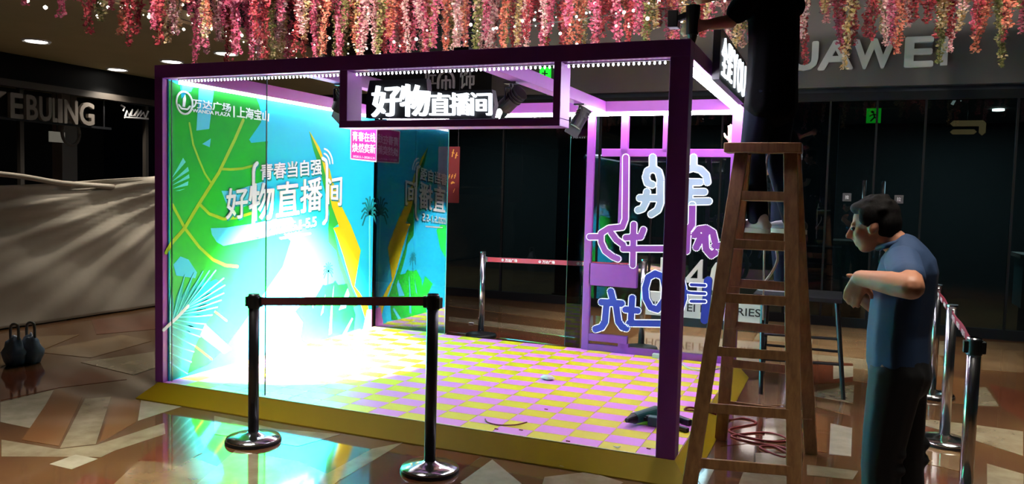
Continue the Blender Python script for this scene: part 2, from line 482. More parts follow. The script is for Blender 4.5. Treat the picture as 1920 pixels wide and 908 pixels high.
ce = struct(MB().box((-8, -8, 4.5), (10, 6.7, 4.6)).build('ceiling', m_ceil))
SOF = [(-8, -8), (-1.05, -8), (-1.05, -1.0), (-1.05, 0.47), (-1.13, 2.36), (-1.0, 2.9), (-1.25, 3.7), (-1.9, 4.9), (-2.3, 6.42), (-8, 6.42)]
MP(on_z(3.05)).prism(SOF, 0.0, 0.12).build('soffit', m_soffit, ce)
bk = MB()
for a, b in zip(SOF[1:-2], SOF[2:-1]):
    bk.bar((a[0], a[1], 3.85), (b[0], b[1], 3.85), 0.06, 1.34)
bk.build('bulkhead', m_bulk, ce)

# shop fronts along the far side of the hall
wb = struct(MB().box((-8, 10.6, -0.1), (10, 10.8, 4.6)).build('wall_back', m_dark))
fas = struct(MB().box((-0.2, 6.3, 2.97), (10, 6.45, 4.5)).build('trim_1', m_fascia))
fas2 = struct(MB().box((-8, 6.3, 2.85), (-0.2, 6.45, 4.5)).build('trim_2', m_fasc2))
struct(MB().box((-8, 6.28, 2.80), (10, 6.46, 2.90)).build('trim_3', m_fasc2))
struct(MB().box((-4.6, 6.47, -0.1), (-4.5, 10.6, 3.0)).build('wall_left', m_dark))
struct(MB().box((-8, -8.1, -0.1), (10, -8, 4.5)).build('wall_front', m_fascia))
struct(MB().box((9.9, -8, -0.1), (10.0, 10.6, 4.5)).build('wall_right', m_dark))
struct(MB().box((-4.5, 6.47, 2.9), (9.9, 10.6, 3.0)).build('ceiling_shop', m_dark2))
doors = []
xs = [-4.5, -2.9, -1.45, 0.0, 1.45, 2.2, 3.1, 3.95, 4.4, 4.93, 5.46, 6.4, 7.4, 8.6]
for i, (a, b) in enumerate(zip(xs, xs[1:])):
    w = struct(MB().box((a + 0.012, 6.34, 0.12), (b - 0.012, 6.352, 2.8)).build('door_%d' % (i - 7) if i in (8, 9) else 'window_%d' % (i + 1), g_shop))
    if i in (8, 9): doors.append(w)
    MB().box((a - 0.012, 6.32, 0.0), (a + 0.012, 6.37, 2.8)).build('mullion', m_fasc2, w)
    MB().box((a + 0.012, 6.32, 0.0), (b - 0.012, 6.37, 0.12)).build('bottom_rail', m_fasc2, w)
for k, (x, zt) in enumerate(((4.83, 1.83), (5.04, 1.82))):   # pull handles of the pair of glass doors
    h = MB().cyl((x, 6.27, 1.1), (x, 6.27, zt), 0.02)
    h.cyl((x, 6.27, zt - 0.1), (x, 6.34, zt - 0.1), 0.012, seg=8).cyl((x, 6.27, 1.2), (x, 6.34, 1.2), 0.012, seg=8)
    h.build('pull_bar', m_chrome, doors[k], smooth=True)
for x, z, s, side in ((4.64, 1.62, '推', 'left'), (5.22, 1.61, '拉', 'right')):
    t = thing('door_sticker', 'small square sticker on the dark glass just %s of the pull bars' % side, 'sticker', (x, 6.335, z))
    MB().box((x - 0.05, 6.334, z - 0.05), (x + 0.05, 6.339, z + 0.05)).build('backing', m_black, t)
    text(MP(on_y(6.334)), s, rect(x - 0.022, x + 0.022, z - 0.024, z + 0.024), 0, 0.001, 0.0).build('lettering', m_letter, t)

# inside the shops: counters, hung signs, lamps
def table(x0, x1, y0, y1, z, label):
    t = thing('display_table', label, 'table', ((x0 + x1) / 2, (y0 + y1) / 2, 0))
    MB().box((x0, y0, z - 0.05), (x1, y1, z)).build('tabletop', m_letter_d, t)
    MB().box((x0 + 0.04, y0 + 0.03, 0.32), (x1 - 0.02, y1 - 0.03, z - 0.05)).build('front_panel', m_table, t)
    MB().box((x0 + 0.1, y0 + 0.1, 0.0), (x1 - 0.1, y1 - 0.1, 0.32)).build('plinth', m_dark, t)
    return t
table(4.50, 4.98, 6.9, 7.5, 1.05, 'teal fronted display counter behind the glass, left of the man in blue')
table(6.62, 8.0, 6.9, 7.5, 0.98, 'teal fronted display counter behind the glass at the right edge')
t = thing('display_tablet', 'small tablet on a stand on the right edge display counter', 'tablet', (6.85, 7.1, 0.98))
MB().bar((6.85, 7.1, 1.0), (6.85, 7.15, 1.13), 0.18, 0.012).build('screen', m_letter_d, t)
MB().box((6.8, 7.08, 0.98), (6.9, 7.2, 1.0)).build('base', m_dark, t)
t = thing('pillar', 'dark navy pillar inside the shop behind the wooden ladder', 'pillar', (4.2, 7.6, 0))
MB().box((3.9, 7.4, 0), (4.5, 7.9, 2.9)).build('shaft', m_pillar, t)
MB().box((3.86, 7.36, 0), (4.54, 7.94, 0.15)).build('base', m_dark, t)
t = thing('pillar', 'dark pillar behind the back belt barrier near the purple lattice', 'pillar', (0.95, 6.8, 0))
MB().box((0.75, 6.6, 0), (1.25, 7.1, 2.9)).build('shaft', m_pillar, t)
MB().box((0.72, 6.57, 0), (1.28, 7.13, 0.12)).build('base', m_dark, t)
EX = (4.909, 6.9, 2.668)
t = thing('exit_sign', 'green lit running man exit sign hung inside the right hand shop', 'exit sign', (EX[0], 6.9, EX[2]))
MB().box((EX[0] - 0.28, 6.89, EX[2] + 0.10), (EX[0] + 0.28, 6.93, EX[2] + 0.12)).cyl((EX[0], 6.91, EX[2] + 0.12), (EX[0], 6.91, 2.9), 0.01, seg=8).build('bracket', m_letter_d, t)
MB().box((EX[0] - 0.085, 6.89, EX[2] - 0.085), (EX[0] + 0.085, 6.93, EX[2] + 0.1)).build('panel', m_exit, t)
b = MP(on_y(6.889))
b.stroke([(EX[0] - 0.02, EX[2] + 0.055), (EX[0] - 0.01, EX[2] + 0.05)], 0.03, 0, 0.003)
b.stroke([(EX[0] + 0.0, EX[2] + 0.03), (EX[0] + 0.01, EX[2] - 0.015), (EX[0] + 0.04, EX[2] - 0.03), (EX[0] + 0.04, EX[2] - 0.06)], 0.018, 0, 0.003)
b.stroke([(EX[0] + 0.01, EX[2] - 0.015), (EX[0] - 0.03, EX[2] - 0.06)], 0.018, 0, 0.003)
b.stroke([(EX[0] - 0.045, EX[2] + 0.0), (EX[0] + 0.0, EX[2] + 0.025), (EX[0] + 0.045, EX[2] + 0.01)], 0.014, 0, 0.003)
b.build('running_figure', m_textdark, t)
t = thing('exit_sign', 'small green exit sign seen through the booth top beside the sign frame', 'exit sign', (0.662, 6.2, 3.218))
EX2 = (0.661, 6.2, 3.233)
MB().box((EX2[0] - 0.08, 6.19, EX2[2] - 0.1), (EX2[0] + 0.08, 6.23, EX2[2] + 0.1)).cyl((EX2[0], 6.21, EX2[2] + 0.1), (EX2[0], 6.21, 4.5), 0.01, seg=8).build('panel', m_exit, t)
b = MP(on_y(6.189)); b.stroke([(EX2[0], EX2[2] + 0.05), (EX2[0], EX2[2] - 0.02), (EX2[0] + 0.03, EX2[2] - 0.06)], 0.02, 0, 0.002); b.stroke([(EX2[0] - 0.04, EX2[2] + 0.02), (EX2[0] + 0.04, EX2[2] + 0.01)], 0.015, 0, 0.002)
b.build('running_figure', m_textdark, t)
S1 = (5.984, 7.0, 2.519)
m_bracket = M('lit_bracket_sign', (200, 150, 100), 0.5, emit=0.5, ecol=(210, 160, 110), sample=False)
t = thing('hanging_sign', 'small glowing orange corner shaped sign inside the right shop', 'sign', (S1[0], 7.0, S1[2]))
MP(on_y(7.0)).stroke([(S1[0] - 0.16, S1[2] + 0.055), (S1[0] + 0.16, S1[2] + 0.055), (S1[0] + 0.16, S1[2] - 0.06)], 0.07, 0, 0.03, seg=4).build('upper_bracket', m_bracket, t)
MP(on_y(7.0)).stroke([(S1[0] - 0.16, S1[2] - 0.05), (S1[0] + 0.07, S1[2] - 0.05)], 0.06, 0, 0.03, seg=4).build('lower_bar', m_bracket, t)
MB().cyl((S1[0], 7.0, S1[2] + 0.08), (S1[0], 7.0, 2.9), 0.006, seg=6).build('rod', m_black, t)
S2 = (5.969, 7.0, 2.901)
m_reflection = M('white_reflection', (235, 235, 230), 0.5, emit=0.9, sample=False)  # glowing strokes stand in for a white reflection
t = thing('reflection_squiggle', 'white reflection, built as a glowing squiggle, above the orange sign in the right shop', 'reflection', (S2[0], 7.0, S2[2]))
MB().tube([(S2[0] - 0.17, 7, S2[2] - 0.09), (S2[0] - 0.11, 7, S2[2] + 0.03), (S2[0] - 0.08, 7, S2[2] - 0.04), (S2[0] - 0.03, 7, S2[2] + 0.06), (S2[0] + 0.06, 7, S2[2] + 0.08)], 0.018).build('long_stroke', m_reflection, t)
MB().tube([(S2[0] + 0.13, 7, S2[2] + 0.09), (S2[0] + 0.11, 7, S2[2] - 0.0)], 0.014).build('short_stroke', m_reflection, t)
DL = [(-3.553, 12.481, 2.88), (-4.508, 14.435, 2.88), (-4.981, 15.932, 2.88), (-5.686, 16.174, 2.88), (-5.531, 17.673, 2.88), (-4.5, 15.701, 2.88), (-2.927, 13.708, 2.88), (-1.684, 13.06, 2.88), (-4.509, 20.861, 2.88), (-6.394, 13.803, 2.88), (-6.143, 14.006, 2.88), (-5.808, 15.045, 2.88), (-10.907, 27.117, 2.88), (6.527, 8.454, 2.88), (-18.399, 12.806, 2.88), (-12.559, 11.838, 2.88)]
for x, y, z in DL:
    if 6.5 < y < 10.5 and -4.4 < x < 9.8:
        tag(MB().lathe([(0.05, -0.015), (0.075, -0.012), (0.075, 0.02)], (x, y, 2.885), 14).build('shop_downlight', m_down), 'small round downlight glowing in the ceiling of a dark shop', 'downlight', 'downlights inside the dark shops')

# big grey letters on the right hand fascia
HT = thing('shop_sign', 'large grey channel letters across the dark fascia at the right', 'sign', (4.9, 6.3, 3.2))
LQ = [(3.543, 3.833), (3.922, 4.216), (4.241, 4.619), (4.637, 5.078), (5.205, 5.483), (5.572, 5.644)]
zb, zt = 3.19, 3.52
for s, (x0, x1) in zip('HUAWEI', LQ):
    text(MP(on_y(6.3)), s, rect(x0, x1, zb, zt), 0.0, 0.05, 0.03 if s != 'I' else 0.0).build('letter', m_letter, HT)

# dim letters of the left hand shop: side wall at X = -4.5
struct(MB().box((-4.7, -8, 2.75), (-4.5, 6.3, 3.05)).build('trim_4', m_fasc2))
struct(MB().box((-4.52, -8, 2.66), (-4.42, 6.3, 2.74)).build('trim_5', m_fascia))
struct(MB().box((-8, -8, 0), (-7.9, 6.3, 3.05)).build('wall_far_left', m_dark))
struct(MB().box((-7.9, 1.0, 1.9), (-4.6, 1.06, 2.1)).build('trim_6', m_dark2))
YB = thing('shop_sign', 'dim grey block letters above the draped hoarding on the left', 'sign', (-4.5, 2.2, 2.4))
q = [(-4.5, 1.96, 2.496), (-4.5, 1.957, 2.281), (-4.5, 2.037, 2.511), (-4.5, 2.178, 2.302), (-4.5, 2.234, 2.528), (-4.5, 2.366, 2.313), (-4.5, 2.397, 2.528), (-4.5, 2.548, 2.311), (-4.5, 2.593, 2.538), (-4.5, 2.612, 2.324), (-4.5, 2.644, 2.543), (-4.5, 2.692, 2.318), (-4.5, 2.731, 2.533), (-4.5, 2.908, 2.318), (-4.5, 2.948, 2.524), (-4.5, 3.149, 2.326)]
Ys = [v[1] for v in q]
for s, a, b_ in (('Y', Ys[2] - 0.42, Ys[2] - 0.06), ('E', Ys[2], Ys[3]), ('B', Ys[4], Ys[5]), ('U', Ys[6], Ys[7]), ('L', Ys[8] - 0.02, Ys[10] - 0.02), ('I', Ys[10], Ys[11]), ('N', Ys[12], Ys[13]), ('G', Ys[14], Ys[15])):
    lt = text(MP(on_x(-4.47)), s, rect(a, b_, 2.30, 2.58), 0.0, 0.05, 0.02)
    lt.build('letter', m_letter_d, YB)
MB().box((-4.5, 0.4, 2.27), (-4.46, Ys[15] + 0.3, 2.30)).build('rail', m_black, YB)
for yy in (1.2, Ys[15] + 0.2): MB().cyl((-4.48, yy, 2.3), (-4.48, yy, 2.66), 0.01, seg=8).build('hanger', m_black, YB)
NS = [(-4.5, 3.614, 2.625), (-4.5, 4.078, 2.454)]
t = thing('neon_script_sign', 'dim zigzag outlined sign beside the booth post on the left', 'sign', (-4.5, NS[0][1], 2.4))
y0, y1, z0, z1 = NS[0][1], NS[1][1], NS[1][2], NS[0][2]
wv = y1 - y0; hv = z1 - z0
for pts in ([(0, .95), (.12, .8), (.06, .5)], [(.14, .1), (.2, .55), (.28, .15), (.4, .7), (.34, .2), (.5, .25)], [(.45, .2), (.6, .75), (.55, .2), (.72, .7), (.68, .25), (.8, .6), (.86, .15), (.98, .75)], [(.12, .02), (.98, .12)]):
    MB().tube([(-4.47, y0 + wv * a, z0 + hv * c) for a, c in pts], 0.014, 6).build('neon_tube', m_letter, t)
MB().box((-4.49, y0 - 0.05, z1 + 0.02), (-4.47, y1 + 0.05, z1 + 0.04)).cyl((-4.48, (y0 + y1) / 2, z1), (-4.48, (y0 + y1) / 2, 2.66), 0.008, seg=6).build('rail', m_black, t)
WP = [(-5.2, 3.116, 2.231), (-5.2, 3.343, 2.091)]
m_lcard = M('lit_card', (170, 165, 150), 0.6, emit=0.25, sample=False)
t = thing('hanging_card', 'pale square card hung under the dim block letters on the left', 'sign', (-5.2, WP[0][1], WP[0][2]))
MB().box((-5.22, WP[0][1], WP[1][2]), (-5.2, WP[1][1], WP[0][2])).build('card', m_lcard, t)
MB().cyl((-5.21, (WP[0][1] + WP[1][1]) / 2, WP[0][2]), (-5.21, (WP[0][1] + WP[1][1]) / 2, 3.05), 0.008, seg=6).build('cord', m_black, t)
RG = (-5.0, 3.274, 2.214)
tag(MB().tube([(-5.0, RG[1] + 0.13 * math.cos(a * PI / 12), RG[2] + 0.16 * math.sin(a * PI / 12)) for a in range(25)], 0.022, 8).cyl((-5.0, RG[1], RG[2] + 0.15), (-5.0, RG[1], 3.05), 0.006, seg=6).build('hanging_ring', m_letter_d, smooth=True), 'dim round ring hung beside the pale card behind the left letters', 'ornament')
PL = (-5.6, 3.731, 1.951)
t = thing('pillar', 'pale narrow pillar inside the left shop under the hung ring', 'pillar', (-5.7, PL[1], 0))
MB().box((-5.8, PL[1] - 0.12, 0), (-5.6, PL[1] + 0.12, 3.0)).build('shaft', m_letter_d, t)
MB().box((-5.83, PL[1] - 0.15, 0), (-5.57, PL[1] + 0.15, 0.12)).build('base', m_dark, t)
for i, yy in enumerate((-2.0, 0.6, 2.2, 4.05, 4.6)):
    struct(MB().box((-4.56, yy, 0), (-4.5, yy + 0.05, 2.7)).build('trim_%d' % (7 + i), m_fascia))
struct(MB().box((-7.9, 6.25, 0), (-4.5, 6.3, 3.05)).build('wall_left_shop', m_pillar))

# far character sign over the dark shop, seen through the booth
GQ = [(-1.722, 6.28, 3.242), (-1.254, 6.28, 3.307), (-1.124, 6.28, 3.145), (-1.069, 6.28, 3.104), (-0.807, 6.28, 3.292), (-0.793, 6.28, 3.097), (-0.728, 6.28, 3.329), (-0.47, 6.28, 3.08)]
t = thing('shop_sign', 'grey outlined character sign seen over the booth sign', 'sign', (-0.9, 6.3, 3.2))
x0, x1, zb = GQ[3][0], GQ[4][0], GQ[3][2]
cx = (x0 + x1) / 2
arch = [(x0, zb)] + [(cx - (cx - x0) * math.cos(a * PI / 10), zb + 0.10 + 0.14 * math.sin(a * PI / 10)) for a in range(11)] + [(x1, zb)]
MP(on_y(6.3)).stroke(arch, 0.03, 0, 0.03).build('arch_stroke', m_letter, t)
MP(on_y(6.3)).stroke([(cx - 0.06, zb), (cx - 0.06, zb + 0.11), (cx + 0.07, zb + 0.11), (cx + 0.07, zb)], 0.024, 0, 0.03).stroke([(cx, zb - 0.02), (cx, zb + 0.17)], 0.024, 0, 0.03).stroke([(cx - 0.05, zb + 0.29), (cx, zb + 0.25), (cx + 0.05, zb + 0.29)], 0.022, 0, 0.03).build('inner_strokes', m_letter, t)
text(MP(on_y(6.3)), '饰', rect(GQ[6][0] + 0.02, GQ[7][0], GQ[7][2], GQ[7][2] + 0.32), 0, 0.03).build('character', m_letter, t)
text(MP(on_y(6.3)), '匠', rect(GQ[1][0] - 0.03, GQ[2][0] + 0.02, GQ[2][2] + 0.02, GQ[2][2] + 0.26), 0, 0.03).build('character', m_letter, t)

# red banner behind the back glass
RB = [(-0.47, 5.2, 2.165), (-0.15, 5.2, 2.172), (-0.132, 5.2, 1.413)]
t = thing('hanging_banner', 'narrow red banner hanging behind the back glass panel', 'banner', (RB[0][0], 5.2, RB[2][2]))
MB().box((RB[0][0], 5.2, RB[2][2]), (RB[1][0], 5.215, RB[0][2])).build('fabric', m_banner, t)
b = MP(on_y(5.2)); xm = (RB[0][0] + RB[1][0]) / 2
for k, (dx, dz, w_, h_) in enumerate(((0.05, 0.62, .03, .09), (0.10, 0.60, .03, .07), (0.0, 0.32, .02, .06), (0.045, 0.33, .02, .05), (0.09, 0.33, .02, .06), (0.05, 0.26, .04, .02), (0.08, 0.14, .012, .05))):
    b.stroke([(xm + dx, RB[2][2] + dz), (xm + dx + 0.02, RB[2][2] + dz + h_)], w_ * 0.5, 0, 0.002); b.stroke([(xm + dx, RB[2][2] + dz + h_ * .6), (xm + dx + w_, RB[2][2] + dz + h_ * .5)], w_ * 0.4, 0, 0.002)
b.build('gold_strokes', m_gold, t, kind='stuff')
MB().cyl((RB[0][0] + 0.02, 5.2, RB[0][2]), (RB[0][0] + 0.02, 5.2, 4.5), 0.004, seg=6).cyl((RB[1][0] - 0.02, 5.2, RB[0][2]), (RB[1][0] - 0.02, 5.2, 4.5), 0.004, seg=6).build('cord', m_black, t)

# white product board and numerals beyond the lattice
BQ = [(2.374, 5.3, 0.398), (2.385, 5.3, 0.106), (3.797, 5.3, 0.343), (3.806, 5.3, 0.136), (2.565, 5.3, 0.792), (2.577, 5.3, 0.485), (3.352, 5.3, 0.824), (3.367, 5.3, 0.475)]
t = thing('product_board', 'long low white product board standing on the floor beyond the purple lattice', 'board', (3.1, 5.3, 0))
MB().box((BQ[0][0], 5.3, 0.11), (BQ[2][0], 5.38, BQ[0][2])).build('panel', m_whitecard, t)
MB().box((BQ[0][0] + 0.1, 5.32, 0), (BQ[2][0] - 0.1, 5.42, 0.11)).build('base', m_dark, t)
w0 = BQ[2][0] - BQ[0][0]
text(MP(on_y(5.3)), 'HUAWEI P40 SERIES', rect(BQ[0][0] + 0.05, BQ[2][0] - 0.03, 0.19, 0.28), 0, 0.004, 0.01).build('lettering', m_textdark, t)
t = thing('numeral_sign', 'large grey letter and numerals standing on the white product board', 'sign', (2.95, 5.32, BQ[0][2]))
zz0, zz1 = BQ[0][2], BQ[4][2] + 0.03
for s, a, c in (('P', BQ[4][0], BQ[4][0] + 0.24), ('4', BQ[4][0] + 0.29, BQ[4][0] + 0.55), ('0', BQ[4][0] + 0.60, BQ[6][0] + 0.06)):
    text(MP(on_y(5.36)), s, rect(a, c, zz0, zz1), 0, 0.04, 0.0).build('numeral', m_letter, t)

# ------------------------------------------------------------------ draped hoarding on the left
HX = -3.5
def cloth(y0, y1, z_top, rows=46, cols=110):
    b = bmesh.new(); grid = []
    for j in range(cols + 1):
        v = j / cols; y = y0 + (y1 - y0) * v; col = []
        zt = z_top(v)
        for i in range(rows + 1):
            u = i / rows; z = zt * (1 - u) + 0.015 * u
            # sagging folds fanning out of the upper right corner
            ang = math.atan2((zt - z) + 0.05, (1.02 - v) * 2.6 + 0.05)
            f = 0.035 * math.sin(ang * 26 + 2.2 * v) * (0.35 + 0.65 * v) + 0.022 * math.sin(ang * 51 + 5 * v) * v + 0.03 * math.sin(7 * z + 3 * y) + 0.02 * math.sin(4.2 * y)
            f *= (1 - 0.6 * u)
            col.append(b.verts.new((HX + 0.06 + f, y, z)))
        grid.append(col)
    for j in range(cols):
        for i in range(rows):
            b.faces.new((grid[j][i], grid[j][i + 1], grid[j + 1][i + 1], grid[j + 1][i]))
    me = bpy.data.meshes.new('sheet'); b.to_mesh(me); b.free(); me.materials.append(m_cloth)
    for p in me.polygons: p.use_smooth = True
    return me
t = thing('draped_hoarding', 'grey dust sheet draped in folds over a low hoarding on the left', 'hoarding', (HX, 2, 0))
sh = link('sheet', cloth(-2.5, 4.2, lambda v: 1.50 + 0.035 * abs(v - 0.5) + 0.42 * max(0, v - 0.52) ** 1.3 * 1.5), t)
so = sh.modifiers.new('thickness', 'SOLIDIFY'); so.thickness = 0.006
MB().box((HX - 0.12, -2.5, 0), (HX - 0.02, 4.2, 1.42)).build('board', m_dark, t)
b = MB(); b.tube(smooth_path([(HX + 0.02, -2.5, 1.72), (HX + 0.07, 0.3, 1.66), (HX + 0.08, 1.3, 1.62), (HX + 0.08, 1.9, 1.55), (HX + 0.05, 2.6, 1.52)], 6), 0.028, 8)
b.build('gathered_edge', m_cloth, t, smooth=True)
q = [(-3.502, 1.479, 0.0), (-3.498, 2.024, 0.0)]
t = thing('aluminium_pole', 'pale metal pole lying along the foot of the grey sheet', 'pole', q[0])
MB().cyl((q[0][0], q[0][1], 0.03), (q[1][0], q[1][1], 0.03), 0.028).build('tube', m_letter, t, smooth=True)
for e in q: MB().cyl((e[0], e[1] - 0.02, 0.03), (e[0], e[1] + 0.02, 0.03), 0.030).build('end_cap', m_black, t)
def lumpy(c, r, seed, h):
    rnd = random.Random(seed); b = MB(); b.ball((0, 0, 0), 1, 3)
    ph = [rnd.uniform(0, 6) for _ in range(6)]
    for v in b.bm.verts:
        p = v.co.copy(); k = 1 + 0.14 * math.sin(5 * p.x + ph[0]) * math.sin(6 * p.y + ph[1]) + 0.08 * math.sin(9 * p.z + ph[2]) + 0.08 * math.sin(11 * p.x + 8 * p.z + ph[3])
        top = max(0, p.z)
        v.co = Vector((c[0] + p.x * r * k * (1 - 0.5 * top), c[1] + p.y * r * 0.8 * k * (1 - 0.5 * top), c[2] + max(0.0, (p.z * k + 0.75)) * h / 1.75))
    return b
q = [(-1.859, 0.223, 0.0), (-1.822, 0.341, 0.0)]
for i, (p, nm) in enumerate(zip(q, ('left', 'right'))):
    t = thing('shopping_bag', 'crumpled blue grey carrier bag on the brown floor, the %s one of two' % nm, 'bag', p, 'carrier bags by the hoarding')
    lumpy(p, 0.10, i + 3, 0.26).build('bag_body', m_bag, t, smooth=True)
    b = MB(); b.tube(smooth_path([(p[0] - 0.05, p[1], 0.22), (p[0] - 0.04, p[1], 0.33), (p[0] + 0.04, p[1], 0.34), (p[0] + 0.05, p[1], 0.22)], 5), 0.012, 6); b.build('handle', m_bagw, t, smooth=True)

# ------------------------------------------------------------------ soffit downlights on the left
for i, (x, y, z) in enumerate([(-3.383, 1.588, 3.04), (-4.235, 3.351, 3.04), (-2.957, 3.016, 3.04), (-1.862, 2.728, 3.04)]):
    t = thing('downlight', ['bright round downlight nearest the left edge of the olive soffit', 'bright round downlight lowest in the picture on the olive soffit', 'bright round downlight just above the left end of the front beam', 'dimmer round downlight among the flower strands right of the beam end'][i], 'downlight', (x, y, 3.05))
    MB().lathe([(0.095, 0.0), (0.13, -0.012), (0.14, 0.0), (0.14, 0.02)], (x, y, 3.045), 28).build('trim_ring', m_letter, t)
    MB().lathe([(0.0, -0.010), (0.10, -0.008), (0.10, 0.01)], (x, y, 3.045), 28).build('lens', m_down, t)
    lamp('downlight_lamp', 'SPOT', (x, y, 3.0), (x, y, 0), 95, (1.0, 0.92, 0.8), 0.06, 110, 0.7)

# ================================================================== the booth
# ---- platform
pf = thing('booth_platform', 'low checkered pink and yellow platform with a yellow sloped border', 'platform', (W / 2, D / 2, 0))
MB().box((PX, 0, 0), (W, D, ZP - 0.006)).build('deck', m_tile_base, pf)
R_ = 0.108
b = MB(); bm = b.bm
def ramp(p0, p1, q0, q1):
    b = MB()
    # p on the floor outside, q on top inside
    v = [b.bm.verts.new(p) for p in ((p0[0], p0[1], 0), (p1[0], p1[1], 0), (q1[0], q1[1], 0), (q0[0], q0[1], 0), (p0[0], p0[1], 0.006), (p1[0], p1[1], 0.006), (q1[0], q1[1], ZP), (q0[0], q0[1], ZP))]
    for f in ((0, 1, 2, 3), (4, 7, 6, 5), (0, 4, 5, 1), (1, 5, 6, 2), (2, 6, 7, 3), (3, 7, 4, 0)): b.bm.faces.new([v[i] for i in f])
    b.build('sloped_edge', m_yellow, pf)
ramp((-R_, -R_), (W + R_, -R_), (0, 0), (W, 0))
ramp((W + R_, -R_), (W + R_, D + 0.02), (W, 0), (W, D + 0.02))
ramp((-R_, D + 0.02), (-R_, -R_), (0, D + 0.02), (0, 0))
TX, TY = 17, 19
tw, td = (W - 0.012) / TX, (D - 0.012) / TY
mt = {}
for nm, mm in (('pink_tile', m_tile_p), ('yellow_tile', m_tile_y)):
    mt[nm] = MB().box((-tw / 2 + 0.0012, -td / 2 + 0.0012, -0.004), (tw / 2 - 0.0012, td / 2 - 0.0012, 0.0)).mesh(nm, mm)
for i in range(TX):
    for j in range(TY):
        nm = 'pink_tile' if (i + j) % 2 == 0 else 'yellow_tile'
        o = link(nm, mt[nm], pf)
        o.matrix_parent_inverse = Matrix.Identity(4)
        o.location = (0.006 + tw * (i + 0.5) - W / 2, 0.006 + td * (j + 0.5) - D / 2, ZP)
MB().box((PT, 0.004, ZP), (W - PT, 0.016, ZP + 0.004)).build('edge_trim', m_cream, pf)

# ---- frame
fr = thing('exhibition_booth', 'tall purple box frame of posts and beams around the stage', 'booth', (W / 2, D / 2, ZP))

def beam(a, b, name='beam'):
    return MB().box(a, b).build(name, m_purple, fr, bevel=0.004)
beam((PX, 0, ZP), (0.040, 0.05, ZB), 'post'); beam((W - PT, 0, ZP), (W, PT, ZB), 'post'); beam((W - PT, D - PT, ZP), (W, D, ZB), 'post')
beam((PX, 0, ZB), (W, PT, H)); beam((PX, D - PT, ZB), (W, D, H))
beam((PX, PT, ZB), (PT, D - PT, H)); beam((W - PT, PT, ZB), (W, D - PT, H))
beam((1.14, PT, ZB), (1.24, D - PT, H)); beam((2.46, PT, ZB), (2.56, D - PT, H))
# small bracket on top of the front beam
MB().box((2.36, 0.02, H), (2.46, 0.10, H + 0.02)).build('bracket', m_black, fr)

# ---- light strips
t = thing('led_strip', 'white light strip along the top of the printed left wall', 'light strip', (0.1, D / 2, ZB), 'booth light strips')
MB().box((0.074, PT + 0.01, ZB - 0.028), (0.102, D - PT - 0.02, ZB - 0.006)).build('diffuser', m_strip_l, t)
MB().box((0.070, PT + 0.01, ZB - 0.006), (0.106, D - PT - 0.02, ZB)).build('channel', m_letter, t)
t = thing('led_strip', 'white light strip under the rear top beam above the purple lattice', 'light strip', (W / 2, D - 0.08, ZB), 'booth light strips')
MB().box((0.15, D - PT + 0.01, ZB - 0.034), (W - PT, D - PT + 0.045, ZB - 0.006)).build('diffuser', m_strip_b, t)
MB().box((0.15, D - PT + 0.008, ZB - 0.006), (W - PT, D - PT + 0.047, ZB)).build('channel', m_letter, t)
t = thing('led_strip', 'white light strip under the right hand top beam', 'light strip', (W - 0.08, D / 2, ZB), 'booth light strips')
MB().box((W - PT + 0.03, PT + 0.01, ZB - 0.030), (W - PT + 0.065, D - PT, ZB - 0.006)).build('diffuser', m_strip, t)
MB().box((W - PT + 0.028, PT + 0.01, ZB - 0.006), (W - PT + 0.067, D - PT, ZB)).build('channel', m_letter, t)
t = thing('led_string', 'row of tiny white bulbs under the long front beam', 'light string', (W / 2, 0.07, ZB))
bead_me = MB().ball((0, 0, 0), (0.0075, 0.0075, 0.010), 1).mesh('led_bulb', m_bead, smooth=True)
MB().box((0.12, 0.066, ZB - 0.006), (W - 0.12, 0.080, ZB)).build('wire_channel', m_letter, t)
x = 0.13
while x < W - 0.13:
    o = link('led_bulb', bead_me, t); o.matrix_parent_inverse = Matrix.Identity(4)
    o.location = (x - W / 2, 0.003, -0.017)
    x += 0.0295

# ---- left wall with its printed artwork
lw = thing('printed_wall_panel', 'tall cyan wall panel printed with green leaves and white lettering', 'wall panel', (0.02, D / 2, ZP))
MB().box((0.0, 0.051, ZP), (0.047, D - 0.005, ZB - 0.002)).build('backing', m_wall_print, lw)
LX = on_x(0.047)
lay = [0]
def art(pts, mat, name, lvl, clip=True):
    if clip: pts = [(min(max(y, 0.053), D - 0.007), min(max(z, ZP + 0.001), ZB - 0.004)) for y, z in pts]
    b = MP(LX); b.prism(pts, 0.0, 0.0008 * lvl)
    return b.build(name, mat, lw)
def line(pts, w, mat, name, lvl):
    return MP(LX).stroke(pts, w, 0.0, 0.0008 * lvl, 6).build(name, mat, lw)
leaf = [(0.027, 2.316), (0.162, 2.296), (0.172, 2.2), (0.276, 2.287), (0.34, 2.32), (0.5, 2.312), (0.98, 2.309), (1.019, 2.252), (1.054, 2.14), (1.041, 2.103), (0.899, 1.951), (0.925, 1.926), (1.129, 1.954), (1.111, 1.777), (1.078, 1.636), (1.04, 1.433), (1.122, 1.287), (1.445, 1.089), (1.337, 0.867), (1.047, 0.616), (0.814, 0.412), (0.618, 0.255), (0.444, 0.158), (0.068, 0.099)]
leaf = [(y, z) for y, z in leaf]
art(leaf, m_green, 'big_leaf', 1)
